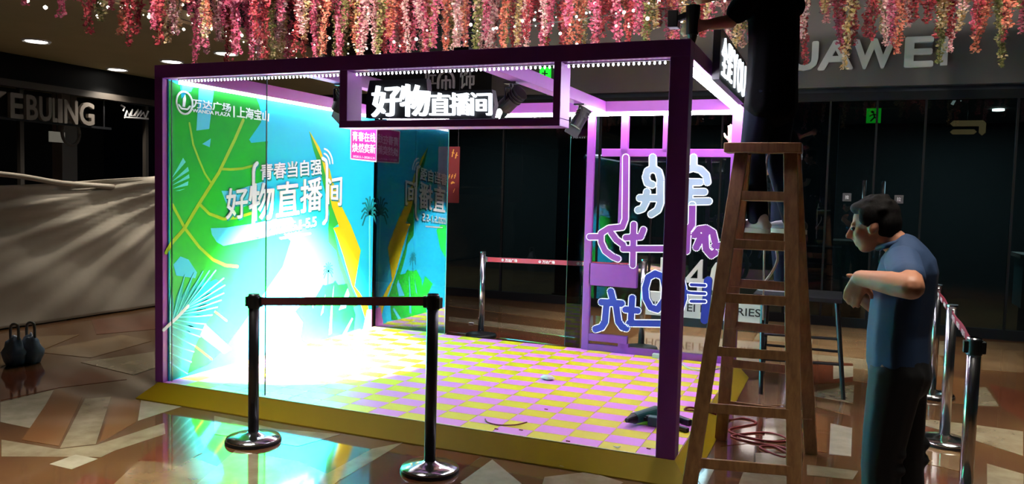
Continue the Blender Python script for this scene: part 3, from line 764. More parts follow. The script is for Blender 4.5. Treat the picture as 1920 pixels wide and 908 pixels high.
for p in [[(0.345, 2.3), (0.5, 2.304), (0.45, 2.001), (0.319, 1.978)], [(0.379, 1.881), (0.467, 1.928), (0.456, 1.862)], [(0.177, 2.31), (0.287, 2.301), (0.265, 2.262), (0.177, 2.251)], [(0.584, 1.526), (0.733, 1.528), (1.119, 1.623), (1.08, 1.455), (0.833, 1.398), (0.643, 1.416)], [(0.469, 1.234), (0.632, 1.233), (0.936, 1.255), (1.442, 1.313), (1.557, 1.19), (1.036, 1.13), (0.609, 1.089), (0.533, 1.123), (0.481, 1.184)], [(0.094, 0.978), (0.161, 1.033), (0.24, 1.004), (0.326, 0.9), (0.309, 0.856), (0.12, 0.893)]]:
    art(p, m_sky, 'leaf_opening', 2)
for a, c, e in [((0.08, 1.613), (0.187, 1.766), (0.213, 1.736)), ((0.08, 1.586), (0.234, 1.701), (0.245, 1.67)), ((0.08, 1.559), (0.245, 1.646), (0.25, 1.618)), ((0.09, 1.536), (0.239, 1.594), (0.234, 1.562)), ((0.11, 1.52), (0.208, 1.537), (0.151, 1.521))]:
    art([a, c, e], m_teal_lt, 'leaf_ray', 2)
for pts, w_ in [([(0.828, 2.105), (0.731, 1.939), (0.554, 1.668), (0.358, 1.438), (0.203, 1.243), (0.074, 1.133), (0.025, 1.069)], 0.03), ([(0.25, 2.027), (0.287, 1.871), (0.346, 1.758), (0.407, 1.655), (0.468, 1.591)], 0.018), ([(0.577, 1.698), (0.684, 1.698), (0.825, 1.711), (0.945, 1.738)], 0.02), ([(0.358, 1.417), (0.452, 1.347), (0.608, 1.302), (0.765, 1.312), (0.922, 1.344)], 0.024), ([(0.085, 1.419), (0.203, 1.243), (0.347, 1.095), (0.493, 0.986), (0.633, 0.93), (0.767, 0.911)], 0.024), ([(0.277, 0.355), (0.484, 0.197)], 0.014), ([(0.482, 0.596), (0.647, 0.48)], 0.014)]:
    line(pts, w_, m_lime, 'leaf_vein', 2)
art([(0.028, 0.575), (0.15, 0.718), (0.342, 0.779), (0.522, 0.828), (0.622, 0.768), (0.546, 0.605), (0.409, 0.488), (0.304, 0.33), (0.229, 0.13), (0.058, 0.109)], m_teal, 'fern_body', 3)
fern_a = [((0.058, 0.539), (0.079, 0.806)), ((0.079, 0.552), (0.203, 0.89)), ((0.104, 0.564), (0.293, 0.898)), ((0.13, 0.585), (0.386, 0.903)), ((0.156, 0.601), (0.453, 0.902)), ((0.187, 0.621), (0.522, 0.9))]
fern_b = [((0.234, 0.652), (0.61, 0.829)), ((0.218, 0.642), (0.622, 0.772)), ((0.197, 0.628), (0.61, 0.709)), ((0.176, 0.611), (0.581, 0.656)), ((0.156, 0.597), (0.54, 0.606)), ((0.135, 0.58), (0.483, 0.55)), ((0.114, 0.563), (0.415, 0.487)), ((0.094, 0.542), (0.387, 0.446)), ((0.079, 0.52), (0.359, 0.396)), ((0.068, 0.47), (0.304, 0.334)), ((0.058, 0.392), (0.294, 0.291)), ((0.058, 0.324), (0.267, 0.217)), ((0.058, 0.253), (0.229, 0.134))]
for r_, tip in fern_a + fern_b:
    d = Vector((tip[0] - r_[0], tip[1] - r_[1])); n = Vector((-d.y, d.x)).normalized() * 0.026
    m1 = Vector(r_) + d * 0.55 + Vector((0, -0.015))
    art([r_, tuple(m1 + n), tip, tuple(m1 - n)], m_teal, 'fern_leaflet', 4)
    line([r_, tuple(m1 + n * 0.4), tip], 0.009, m_teal_lt, 'fern_line', 5)
line([(-0.001, 0.504), (0.119, 0.574), (0.234, 0.652)], 0.026, m_white_print, 'fern_stem', 6)
art([(0.332, 0.433), (0.415, 0.487), (0.709, 0.239), (0.618, 0.216), (0.387, 0.383)], m_sky, 'leaf_opening', 2)
# yellow and green mountain ridge, pink ground, seen directly above and in the mirror below
art([(1.699, 2.085), (1.78, 2.013), (1.855, 1.944), (1.906, 1.868), (2.018, 1.747), (2.053, 1.666), (2.218, 1.394), (2.387, 1.2), (2.566, 0.938), (2.465, 0.578), (2.563, 0.499), (2.648, 0.415), (2.701, 0.398), (2.893, 0.106), (2.727, 0.103), (2.581, 0.384), (2.42, 0.591), (2.268, 0.89), (2.134, 1.126), (2.088, 1.185), (2.186, 1.196), (2.06, 1.338), (1.969, 1.583), (1.89, 1.807), (1.781, 1.95)], m_mount_y, 'mountain_ridge', 2)
art([(1.699, 2.08), (1.797, 1.951), (1.89, 1.832), (1.969, 1.634), (2.059, 1.39), (2.168, 1.222), (2.088, 1.185), (2.187, 0.934), (2.321, 0.714), (2.43, 0.545), (2.548, 0.38), (2.447, 0.357), (2.361, 0.514), (2.294, 0.616), (2.183, 0.813), (2.14, 0.956), (2.009, 1.048), (2.002, 1.183), (2.025, 1.329), (1.919, 1.607), (1.866, 1.741), (1.766, 1.914)], m_mount_g, 'mountain_flank', 3)
art([(2.329, 0.619), (2.177, 0.624), (2.13, 0.669), (2.093, 0.648), (1.97, 0.638), (1.933, 0.647), (1.801, 0.523), (1.784, 0.426), (1.711, 0.553), (1.52, 0.445), (1.636, 0.328), (1.603, 0.175), (1.694, 0.109), (2.301, 0.105), (2.462, 0.133), (2.49, 0.285), (2.382, 0.481)], m_green, 'small_leaf', 4)
for p in [[(2.339, 0.572), (2.192, 0.37), (2.31, 0.377), (2.372, 0.509)], [(2.104, 0.624), (2.061, 0.417), (2.027, 0.147), (2.076, 0.153), (2.085, 0.42)], [(1.967, 0.55), (1.897, 0.356), (1.935, 0.379)], [(2.421, 0.264), (2.255, 0.116), (2.325, 0.12), (2.443, 0.249)]]:
    art(p, m_sky, 'leaf_opening', 5)
art([(2.867, 0.282), (2.814, 0.3), (2.701, 0.309), (2.636, 0.116), (2.914, 0.103)], m_pinkprint, 'pink_ground', 3)
art([(2.824, 0.305), (2.789, 0.485), (2.872, 0.476), (2.906, 0.375), (2.91, 0.26)], m_green, 'shrub', 4)
art([(2.574, 0.125), (2.277, 0.095), (1.668, 0.112), (1.154, 0.12), (1.134, -0.324), (2.571, 0.031)], m_cream, 'platform_reflection', 3)  # mirror image of the platform, painted into the wall print
def palm(c, base, s, lvl, mat, trunk):
    line([c, base], 0.022 * s, trunk, 'palm_trunk', lvl)
    for k in range(11):
        a = -0.55 + (PI + 1.1) * k / 10
        r_ = s * (0.20 if 0.6 < a < 2.6 else 0.17)
        tip = (c[0] + r_ * 0.9 * math.cos(a), c[1] + r_ * math.sin(a) - 0.02 * s)
        mid = (c[0] + r_ * 0.55 * math.cos(a), c[1] + r_ * 0.62 * math.sin(a) + 0.035 * s)
        line([c, mid, tip], 0.018 * s, mat, 'palm_frond', lvl + 1)
pq = [(2.726, 1.308), (2.75, 0.41)]
palm(pq[0], pq[1], 1.0, 4, m_shadow_print, m_teal_lt)
pq = [(2.012, 0.765), (2.007, 0.641)]
palm(pq[0], pq[1], 0.5, 4, m_shadow_print, m_shadow_print)
# lettering
def wtext(body, quad, off=0.0, lvl=8, mat=None, name='lettering'):
    b = MP(LX); text(b, body, quad, 0, 0.0008 * lvl, off)
    return b.build(name, mat or m_white_print, lw)
def both(body, quad, off):
    wtext(body, [(a + 0.012, c - 0.014) for a, c in quad], off, 6, m_shadow_print, 'lettering_shadow')
    wtext(body, quad, off, 10)
both('青春当自强', [(1.037, 1.755), (1.873, 1.841), (1.884, 1.697), (1.031, 1.621)], 0.012)
for s, qd in zip('好物直播间', [[(0.631, 1.539), (0.876, 1.565), (0.871, 1.31), (0.632, 1.301)], [(0.889, 1.582), (1.208, 1.607), (1.198, 1.29), (0.897, 1.287)], [(1.243, 1.603), (1.536, 1.628), (1.547, 1.331), (1.247, 1.307)], [(1.574, 1.634), (1.892, 1.672), (1.89, 1.361), (1.578, 1.34)], [(1.977, 1.654), (2.212, 1.691), (2.209, 1.399), (1.981, 1.421)]]):
    both(s, qd, 0.012)
both('2020.5.1-5.5', [(1.143, 1.222), (1.808, 1.302), (1.81, 1.212), (1.144, 1.153)], 0.015)
line([(1.299, 1.119), (1.722, 1.145)], 0.016, m_white_print, 'underline', 8)
for p in [[(0.991, 1.762), (0.958, 1.734), (0.946, 1.69), (0.949, 1.232), (0.963, 1.178), (0.996, 1.159)], [(1.898, 1.847), (1.948, 1.83), (1.966, 1.785), (1.974, 1.319), (1.967, 1.268), (1.925, 1.234)]]:
    line([(a + 0.012, c - 0.012) for a, c in p], 0.034, m_shadow_print, 'bracket_shadow', 6)
    line(p, 0.034, m_white_print, 'bracket', 11)
wc = (1.915, 1.793)
for r_ in (0.055, 0.10, 0.145):
    line([(wc[0] + r_ * math.cos(math.radians(a)), wc[1] + r_ * math.sin(math.radians(a))) for a in range(5, 86, 10)], 0.016, m_white_print, 'signal_arc', 8)
lc = (0.198, 2.172)
line([(lc[0] + 0.078 * math.cos(k * PI / 14), lc[1] + 0.082 * math.sin(k * PI / 14)) for k in range(29)], 0.013, m_white_print, 'emblem_ring', 8)
art([(lc[0] - 0.02, lc[1] - 0.03), (lc[0] - 0.012, lc[1] + 0.03), (lc[0] + 0.008, lc[1] + 0.06), (lc[0] + 0.014, lc[1] + 0.03), (lc[0] + 0.004, lc[1] - 0.03)], m_white_print, 'emblem_sail', 8)
line([(lc[0] - 0.055, lc[1] - 0.02), (lc[0] - 0.03, lc[1] - 0.045), (lc[0] + 0.03, lc[1] - 0.045), (lc[0] + 0.055, lc[1] - 0.02)], 0.012, m_white_print, 'emblem_wave', 8)
wtext('万达广场', [(0.276, 2.212), (0.681, 2.218), (0.681, 2.155), (0.276, 2.145)], 0.01)
wtext('WANDA PLAZA', [(0.276, 2.137), (0.675, 2.146), (0.675, 2.116), (0.276, 2.113)], 0.012)
line([(0.717, 2.201), (0.718, 2.12)], 0.012, m_white_print, 'divider', 8)
wtext('上海宝山', [(0.754, 2.209), (1.14, 2.207), (1.134, 2.121), (0.754, 2.12)], 0.01)
# magenta poster stuck on the wall
pt = thing('poster', 'small magenta poster with white characters high on the cyan wall', 'poster', (0.05, 2.574, 2.0))
pq = [(2.355, 2.212), (2.834, 2.222), (2.834, 1.86), (2.363, 1.865)]
b = MP(LX); b.prism(pq, 0.0, 0.003); b.build('sheet', m_magenta, pt)
b = MP(LX)
for i in range(4):
    b.stroke([pq[i], pq[(i + 1) % 4]], 0.012, 0.003, 0.004, 4)
b.build('white_border', m_white_print, pt)
for body, qd, off in (('青春在线', [(2.385, 2.141), (2.805, 2.153), (2.808, 2.059), (2.387, 2.046)], 0.012), ('焕然奕新', [(2.387, 2.025), (2.808, 2.037), (2.811, 1.942), (2.389, 1.935)], 0.012), ('2020.5.1-2020.5.31', [(2.4, 1.904), (2.802, 1.903), (2.802, 1.881), (2.4, 1.883)], 0.0)):
    b = MP(LX); text(b, body, qd, 0.003, 0.004, off); b.build('lettering', m_white_print, pt)

# ---- glass panels
t = thing('glass_panel', 'clear glass panel standing beside the front left post', 'glass panel', (0.5, 0.05, ZP))
MB().box((0.068, 0.058, ZP), (0.918, 0.066, ZB - 0.004)).build('pane', g_front, t)
MB().box((0.063, 0.058, ZP), (0.068, 0.066, ZB - 0.004)).build('edge_strip', g_edge, t)
MB().box((0.918, 0.058, ZP), (0.923, 0.066, ZB - 0.004)).build('edge_strip', g_edge, t)
t = thing('glass_panel', 'dark reflective glass panel at the rear left of the stage', 'glass panel', (0.5, YG if False else 2.835, ZP))
MB().box((0.05, 2.830, ZP), (0.893, 2.842, ZB - 0.004)).build('pane', g_back, t)
MB().box((0.893, 2.830, ZP), (0.898, 2.842, ZB - 0.004)).build('edge_strip', g_edge, t)
MB().box((0.05, 2.80, 0), (0.9, 2.86, ZP)).build('sill', m_cream, t)
t = thing('glass_panel', 'narrow clear glass strip beside the purple lattice post', 'glass panel', (2.3, 2.835, ZP))
MB().box((2.19, 2.830, ZP), (2.34, 2.838, ZB - 0.004)).build('pane', g_shop, t)
MB().box((2.186, 2.830, ZP), (2.19, 2.838, ZB - 0.004)).build('edge_strip', g_edge, t)

# ---- hanging sign frame with the lit sign
sf = thing('sign_frame', 'purple rectangular frame hung from the front beam around the lit sign', 'sign frame', (2.3, 0.09, 1.96))
FX0, FX1, FZ0, FZ1 = 1.552, 3.060, 1.960, ZB
t0 = 0.06
MB().box((FX0, 0.0, FZ0), (FX1, 0.17, FZ0 + 0.045)).build('bottom_rail', m_purple, sf, bevel=0.003)
MB().box((FX0, 0.0, FZ0 + 0.045), (FX0 + t0, 0.17, FZ1)).build('side_rail', m_purple, sf, bevel=0.003)
MB().box((FX1 - 0.045, 0.0, FZ0 + 0.045), (FX1, 0.17, FZ1)).build('side_rail', m_purple, sf, bevel=0.003)
sg = thing('lit_sign', 'black sign box with glowing white characters inside the front frame', 'sign', (2.15, 0.08, 2.0))
b = MP(on_y(0.085))
b.prism([(1.70, 2.03), (1.70, 2.16), (1.725, 2.27), (2.14, 2.27), (2.15, 2.19), (2.59, 2.19), (2.61, 2.10), (2.59, 2.02)], 0.0, -0.06)
b.build('backing_box', m_black, sg)
for x in (1.8, 2.45): MB().cyl((x, 0.11, 2.0), (x, 0.11, 2.06), 0.01, seg=8).build('mount', m_black, sg)
SQ = [(1.757, 0.06, 2.228), (1.965, 0.06, 2.236), (1.961, 0.06, 2.042), (1.76, 0.06, 2.035), (1.965, 0.06, 2.239), (2.172, 0.06, 2.22), (2.168, 0.06, 2.036), (1.969, 0.06, 2.035), (2.176, 0.06, 2.177), (2.314, 0.06, 2.174), (2.317, 0.06, 2.037), (2.179, 0.06, 2.039), (2.317, 0.06, 2.174), (2.452, 0.06, 2.171), (2.455, 0.06, 2.035), (2.321, 0.06, 2.037), (2.459, 0.06, 2.171), (2.594, 0.06, 2.171), (2.598, 0.06, 2.033), (2.463, 0.06, 2.035)]
for k, s in enumerate('好物直播间'):
    b = MP(on_y(0.085)); text(b, s, [(p[0], p[2]) for p in SQ[4 * k:4 * k + 4]], 0.0, 0.03, 0.007 if k < 2 else 0.004)
    b.build('character', m_sign_glow, sg)
# lit sign on the right side of the booth, facing sideways
sy = thing('lit_sign', 'black sign box with glowing white characters above the right hand beam', 'sign', (3.83, 1.35, 2.3))
MB().box((3.80, 0.70, 2.30), (3.845, 2.08, 2.62)).build('backing_box', m_black, sy)
for y in (0.9, 1.9): MB().box((3.79, y - 0.02, 2.36), (3.80, y + 0.02, 2.42)).build('mount', m_black, sy)
edges = (0.74, 1.00, 1.27, 1.53, 1.79, 2.05)
for k, s in enumerate('全是YOU'):
    text(MP(on_x(3.845)), s, rect(edges[k] + 0.02, edges[k + 1] - 0.02, 2.34, 2.58), 0.0, 0.010, 0.003).build('character', m_sign_glow, sy)

# ---- black spotlights on the beams
def spotlight(base, aim, label):
    base, aim = Vector(base), Vector(aim)
    t = thing('spotlight', label, 'spotlight', base, 'black spotlights under the booth beams')
    MB().box(base + Vector((-0.045, -0.03, -0.012)), base + Vector((0.045, 0.03, 0.0))).build('mount_plate', m_black, t)
    d = (aim - base).normalized()
    c = base + Vector((0, 0, -0.13))
    s = d.cross(Vector((0, 0, 1))).normalized()
    b = MB(); b.cyl(base, base + Vector((0, 0, -0.04)), 0.014, seg=10)
    for k in (-1, 1): b.bar(base + Vector((0, 0, -0.04)) + s * 0.062 * k, c + s * 0.062 * k, 0.02, 0.006)
    b.bar(base + Vector((0, 0, -0.04)) - s * 0.065, base + Vector((0, 0, -0.04)) + s * 0.065, 0.02, 0.006)
    b.build('yoke', m_black, t)
    MB().cyl(c - d * 0.10, c + d * 0.07, 0.052, 0.056, 20).build('housing', m_blackplastic, t, smooth=False)
    for k in range(4): MB().cyl(c - d * (0.10 - 0.022 * k), c - d * (0.092 - 0.022 * k), 0.060, 0.060, 20).build('cooling_fin', m_blackplastic, t)
    MB().bar(c + d * 0.07, c + d * 0.15 + s * 0.001, 0.12, 0.004, up=s).build('barn_door', m_black, t)
    q_ = c + d * 0.072
    MB().cyl(q_, q_ + d * 0.004, 0.045, 0.045, 20).build('lens', M('spot_lens', (200, 200, 210), 0.2), t)
    return c + d * 0.09, d
spotlight((1.19, 0.55, ZB), (0.3, 0.9, 0.8), 'black spotlight on the left cross beam behind the sign frame')
s2, d2 = spotlight((2.45, 0.72, ZB), (0.047, 1.45, 0.55), 'black spotlight on the middle beam right of the lit sign')
spotlight((2.52, 2.05, ZB), (1.6, 1.5, 0.4), 'black spotlight hanging near the rear of the middle beam by the lattice')
lamp('spotlight_beam', 'SPOT', s2, (0.047, 1.40, 0.12), 78000, (1.0, 0.98, 1.0), 0.03, 48, 1.0)

# ---- purple lattice with lit characters
LZ = 2.76
lt = thing('lattice_screen', 'purple lattice screen with light edged character shapes at the rear right', 'screen', (3.0, LZ, ZP))
def c6(*p): return p
def panelbar(x0, x1, z0, z1, d=0.05, name='bar'):
    MB().box((x0, LZ, z0), (x1, LZ + d, z1)).build(name, m_purple, lt, bevel=0.003)
kq = {'p1': [(2.367, 2.256), (2.39, 0.115)], 'p2': [(2.725, 2.252), (2.749, 1.292)], 'h1': [(2.515, 1.961), (3.671, 1.975)], 'b0': [(2.399, 0.933), (2.884, 0.726)], 'b1': [(2.401, 0.253), (2.814, 0.292)], 'b2': [(2.799, 0.29), (2.806, 0.107)], 'bb': [(2.38, 0.089), (3.667, 0.077)], 'v3': [(3.105, 2.248), (3.114, 1.992)], 'v4': [(3.668, 2.241), (3.754, 0.181)]}
panelbar(2.375, 2.445, ZP, ZB, 0.04, 'upright')
x2 = kq['p2'][0][0]
panelbar(x2 - 0.035, x2 + 0.035, kq['p2'][1][1], ZB - 0.035, 0.04, 'upright')
x3 = kq['v3'][0][0]
panelbar(x3 - 0.03, x3 + 0.03, kq['h1'][0][1], ZB - 0.035, 0.04, 'upright')
panelbar(kq['h1'][0][0], W - PT, kq['h1'][0][1] - 0.035, kq['h1'][0][1] + 0.035, 0.05, 'crossbar')
panelbar(kq['b0'][0][0] + 0.03, kq['b0'][1][0], kq['b0'][1][1], kq['b0'][0][1], 0.06, 'panel')
panelbar(2.445, kq['b1'][1][0], kq['b1'][0][1] - 0.05, kq['b1'][0][1] + 0.02, 0.05, 'crossbar')
panelbar(kq['b2'][0][0] - 0.07, kq['b2'][0][0] + 0.03, ZP + 0.05, kq['b1'][0][1] - 0.05, 0.05, 'upright')
panelbar(2.445, W - PT, ZP, ZP + 0.06, 0.05, 'bottom_rail')

def glyph(name, strokes, mat, wdt, depth0=0.0, beads=True, label=None):
    """flat cut-out strokes with a beaded light edge"""
    b = MP(on_y(LZ)); segs = []
    for st in strokes:
        pts, w_ = (st[0], st[1]) if isinstance(st, tuple) and isinstance(st[0], list) else (st, wdt)
        b.stroke(pts, w_, depth0 - 0.03, depth0 + 0.012, 10)
        for p, q_ in zip(pts, pts[1:]): segs.append((Vector(p), Vector(q_), w_ / 2))
    go = b.build(name, mat, lt, label=label)
    if not beads: return
    def inside(p):
        for a, c, r_ in segs:
            d = c - a; L2 = d.length_squared
            t_ = 0 if L2 == 0 else max(0, min(1, (p - a).dot(d) / L2))
            if (p - a - d * t_).length < r_ - 0.002: return True
        return False
    cand = []
    for a, c, r_ in segs:
        d = c - a; ln = d.length
        if ln < 1e-6: continue
        u = d / ln; n = Vector((-u.y, u.x))
        k = max(1, int(ln / 0.011))
        for i in range(k + 1):
            for sgn in (-1, 1): cand.append(a + d * (i / k) + n * r_ * sgn)
        a0 = math.atan2(n.y, n.x)
        for cc in (a, c):
            for i in range(14): cand.append(cc + Vector((math.cos(a0 + i * PI / 7), math.sin(a0 + i * PI / 7))) * r_)
    bb = MB(); kept = []
    for p in cand:
        if inside(p): continue
        if any((p - o).length < 0.007 for o in kept[-60:]): continue
        kept.append(p)
        bmesh.ops.create_icosphere(bb.bm, subdivisions=1, radius=0.0052, matrix=Matrix.Translation((p.x, LZ - depth0 - 0.013, p.y)))
    bb.build('led_edge', m_outline, go, kind='stuff')
ST6 = {'w1': [[(2.994, 1.918), (2.998, 1.831)], [(2.999, 1.673), (2.955, 1.688), (2.937, 1.743), (2.951, 1.794), (3.001, 1.82), (3.05, 1.792), (3.07, 1.729), (3.074, 1.587), (3.077, 1.509), (3.055, 1.445), (3.0, 1.408)], [(2.89, 1.551), (3.043, 1.555)], [(2.953, 1.608), (2.948, 1.521), (2.918, 1.456), (2.878, 1.442)]], 'w2': [[(3.355, 1.92), (3.358, 1.835)], [(3.3, 1.811), (3.358, 1.83), (3.423, 1.813), (3.471, 1.767), (3.485, 1.706)], [(3.305, 1.702), (3.42, 1.704)], [(3.308, 1.617), (3.461, 1.62)], [(3.311, 1.531), (3.503, 1.539)], [(3.328, 1.703), (3.335, 1.532)]], 'p1': [[(2.747, 1.916), (2.762, 1.355), (2.736, 1.281), (2.612, 1.265), (2.538, 1.216), (2.541, 1.134), (2.582, 1.055), (2.654, 1.006), (2.705, 0.988)], [(2.429, 1.178), (2.531, 1.183)], [(2.633, 1.228), (2.682, 1.165), (2.75, 1.12)], [(2.842, 1.309), (2.847, 0.939)], [(2.773, 1.186), (2.911, 1.2), (2.933, 1.265)], [(2.752, 1.083), (3.14, 1.102)]], 'p2': [[(3.362, 1.501), (3.366, 1.33), (3.329, 1.274), (3.328, 1.093)], [(3.392, 1.237), (3.429, 1.289), (3.49, 1.3), (3.549, 1.267), (3.57, 1.191)], [(3.484, 1.249), (3.497, 1.117), (3.545, 1.066), (3.574, 1.09)], [(3.447, 1.224), (3.412, 1.129)], [(3.571, 1.152), (3.617, 1.154)]], 'b1': [[(2.649, 0.682), (2.669, 0.615)], [(2.565, 0.576), (2.754, 0.577)], [(2.612, 0.561), (2.603, 0.396), (2.573, 0.343), (2.515, 0.319)], [(2.705, 0.547), (2.731, 0.407), (2.769, 0.361), (2.805, 0.354)]], 'b2': [[(2.852, 0.636), (2.846, 0.403)], [(2.792, 0.526), (2.906, 0.524)], [(2.832, 0.402), (3.155, 0.427)]], 'b3': [[(3.055, 0.874), (2.994, 0.835), (2.969, 0.736), (2.98, 0.639), (3.024, 0.565), (3.088, 0.549)], [(3.055, 0.874), (3.125, 0.851), (3.15, 0.749), (3.147, 0.638), (3.088, 0.549)]], 'b4': [[(3.295, 0.875), (3.327, 0.761), (3.337, 0.666), (3.307, 0.567)], [(3.38, 0.795), (3.5, 0.797)], [(3.382, 0.721), (3.503, 0.724)], [(3.385, 0.647), (3.505, 0.654)], [(3.328, 0.727), (3.382, 0.721)]], 'b5': [[(3.524, 0.842), (3.508, 0.488)]]}
glyph('white_character', ST6['w1'], m_glow_face, 0.066)
glyph('white_character', ST6['w2'], m_glow_face, 0.064)
glyph('purple_character', ST6['p1'], m_purple, 0.062)
glyph('purple_character', ST6['p2'], m_purple, 0.066)
glyph('blue_character', ST6['b1'], m_blue, 0.07)
glyph('blue_character', ST6['b2'], m_blue, 0.066)
glyph('blue_character', ST6['b3'], m_blue, 0.066)
glyph('blue_character', ST6['b4'], m_blue, 0.034)
glyph('blue_strip', ST6['b5'], m_blue, 0.07, beads=False)

# ---- small things on the platform
dq = [(3.4, 0.504, 0.14), (3.519, 0.769, 0.14), (3.552, 0.493, 0.14)]
t = thing('cordless_drill', 'dark green drill lying on the checkered platform near the right post', 'drill', (dq[0][0] + 0.1, dq[0][1] + 0.02, ZP))
a, c = Vector(dq[0]), Vector(dq[1]); a.z = c.z = ZP + 0.045
u = (c - a).normalized(); n = Vector((-u.y, u.x, 0))
MB().cyl(a + u * 0.055, c, 0.036, 0.042, 18).build('motor_housing', m_drillgreen, t, smooth=False)
MB().cyl(c, c + u * 0.012, 0.040, 0.028, 18).build('end_cap', m_blackplastic, t)
MB().cyl(a + u * 0.02, a + u * 0.055, 0.024, 0.034, 16).build('chuck', m_blackplastic, t)
MB().cyl(a - u * 0.02, a + u * 0.02, 0.014, 0.024, 12).build('bit', m_black, t)
h0 = a + u * 0.15; h1 = h0 - n * 0.10; h0.z = h1.z = ZP + 0.04
MB().bar(h0, h1, 0.045, 0.036).build('handle', m_blackplastic, t, bevel=0.006)
MB().box(h1 + Vector((-0.045, -0.03, -0.038)), h1 + Vector((0.045, 0.03, 0.022))).build('battery', m_drillgreen, t, bevel=0.006)
MB().bar(h0 - n * 0.03 - u * 0.035, h0 - n * 0.05 - u * 0.03, 0.018, 0.02).build('trigger', m_black, t)
q = (2.514, 1.46, 0.113)
lumpy((q[0], q[1], ZP), 0.055, 12, 0.035)
o = lumpy((q[0], q[1], ZP), 0.055, 12, 0.04).build('crumpled_plastic', m_paper, smooth=True); tag(o, 'small crumpled white plastic scrap in the middle of the checkered platform', 'litter')
q = [(2.534, 0.23, 0.118), (2.576, 0.172, 0.118), (2.662, 0.152, 0.118), (2.751, 0.198, 0.118), (2.798, 0.288, 0.118)]
tag(MB().tube(smooth_path(q, 5), 0.004, 6).build('wire_offcut', m_cord, smooth=True), 'short curved dark wire offcut near the front edge of the platform', 'wire')
for k, (p, lab, s) in enumerate((((2.651, 2.825, 0.115), 'white paper scrap at the foot of the purple lattice', 0.03), ((3.449, 0.053, 0.115), 'white paper scrap near the front right edge of the platform', 0.022), ((3.172, -0.086, 0.002), 'torn paper scrap on the floor in front of the yellow border', 0.03), ((0.579, 4.142, 0.002), 'white paper scrap on the floor behind the rear opening', 0.04))):
    b = MB(); 
    vs = [b.bm.verts.new((p[0] + s * math.cos(a * 1.05) * random.uniform(.6, 1.2), p[1] + s * 0.7 * math.sin(a * 1.05) * random.uniform(.6, 1.2), p[2] + random.uniform(0.002, 0.014))) for a in range(6)]
    cv = b.bm.verts.new((p[0], p[1], p[2] + 0.008))
    for i in range(6): b.bm.faces.new((vs[i], vs[(i + 1) % 6], cv))
    o = b.build('paper_scrap', m_paper); tag(o, lab, 'litter')
    so = o.modifiers.new('thickness', 'SOLIDIFY'); so.thickness = 0.002
for k, p in enumerate([(2.68, 0.076, 0.114), (2.823, 0.125, 0.114), (3.153, 0.048, 0.114), (3.615, 0.13, 0.114), (2.8, 0.64, 0.114)]):
    tag(MB().box((p[0] - 0.012, p[1] - 0.004, ZP), (p[0] + 0.012, p[1] + 0.004, ZP + 0.005)).build('wood_chip', m_cord), 'tiny dark chip left on the platform near its front edge', 'litter', 'tiny chips on the platform')
q = [(3.657, 0.781, 0.12), (3.752, 0.71, 0.12), (3.693, 0.59, 0.12), (3.766, 0.553, 0.12)]
t = thing('power_tool', 'black hand tool lying on the platform just right of the front right post', 'tool', (q[0][0], q[0][1], ZP))
MB().bar((q[0][0], q[0][1], ZP + 0.02), (q[1][0], q[1][1], ZP + 0.02), 0.035, 0.04).build('body', m_blackplastic, t, bevel=0.006)
MB().bar((q[2][0], q[2][1], ZP + 0.015), (q[3][0], q[3][1], ZP + 0.015), 0.03, 0.03).build('handle', m_blackplastic, t, bevel=0.006)
MB().bar((q[0][0], q[0][1], ZP + 0.015), (q[2][0], q[2][1], ZP + 0.015), 0.02, 0.02).build('joint', m_black, t)
q = [(3.338, 2.609, 0.118), (3.436, 2.422, 0.118), (3.532, 2.382, 0.118), (3.634, 2.439, 0.118), (3.692, 2.564, 0.118)]
tag(MB().tube(smooth_path(q, 5), 0.008, 6).build('white_cable', m_cordw, smooth=True), 'white cable lying along the rear right of the platform', 'cable')
q = (3.126, 2.721, 0.113)
tag(MB().box((q[0] - 0.06, q[1] - 0.03, ZP), (q[0] + 0.06, q[1] + 0.03, ZP + 0.04)).build('plug_adapter', m_cordw, bevel=0.006), 'small white plug adapter beside the lattice foot behind the right post', 'adapter')
# red brown cord on the floor by the ladder
q = [(3.746, 1.075, 0.115), (3.655, 1.057, 0.115), (3.686, 1.133, 0.115), (3.822, 1.17, 0.09), (3.919, 1.365, 0.004), (4.007, 1.456, 0.004), (4.101, 1.358, 0.004), (3.954, 1.142, 0.004), (4.002, 1.033, 0.004), (4.21, 0.975, 0.004), (4.329, 1.061, 0.004), (4.194, 1.171, 0.004), (3.981, 0.983, 0.004), (4.084, 0.91, 0.004), (4.334, 0.87, 0.004), (4.327, 0.686, 0.004), (4.175, 0.812, 0.004), (4.251, 0.874, 0.004), (4.336, 0.779, 0.004)]
q = [(x, y, max(z, (ZP + 0.008 if x < W else ZP * (1 - (x - W) / R_) + 0.012) if x < W + R_ else 0.006)) for x, y, z in q]
tag(MB().tube(smooth_path(q, 6), 0.007, 6).build('extension_cord', m_cord, smooth=True), 'tangled red brown cord on the floor under the wooden ladder', 'cord')

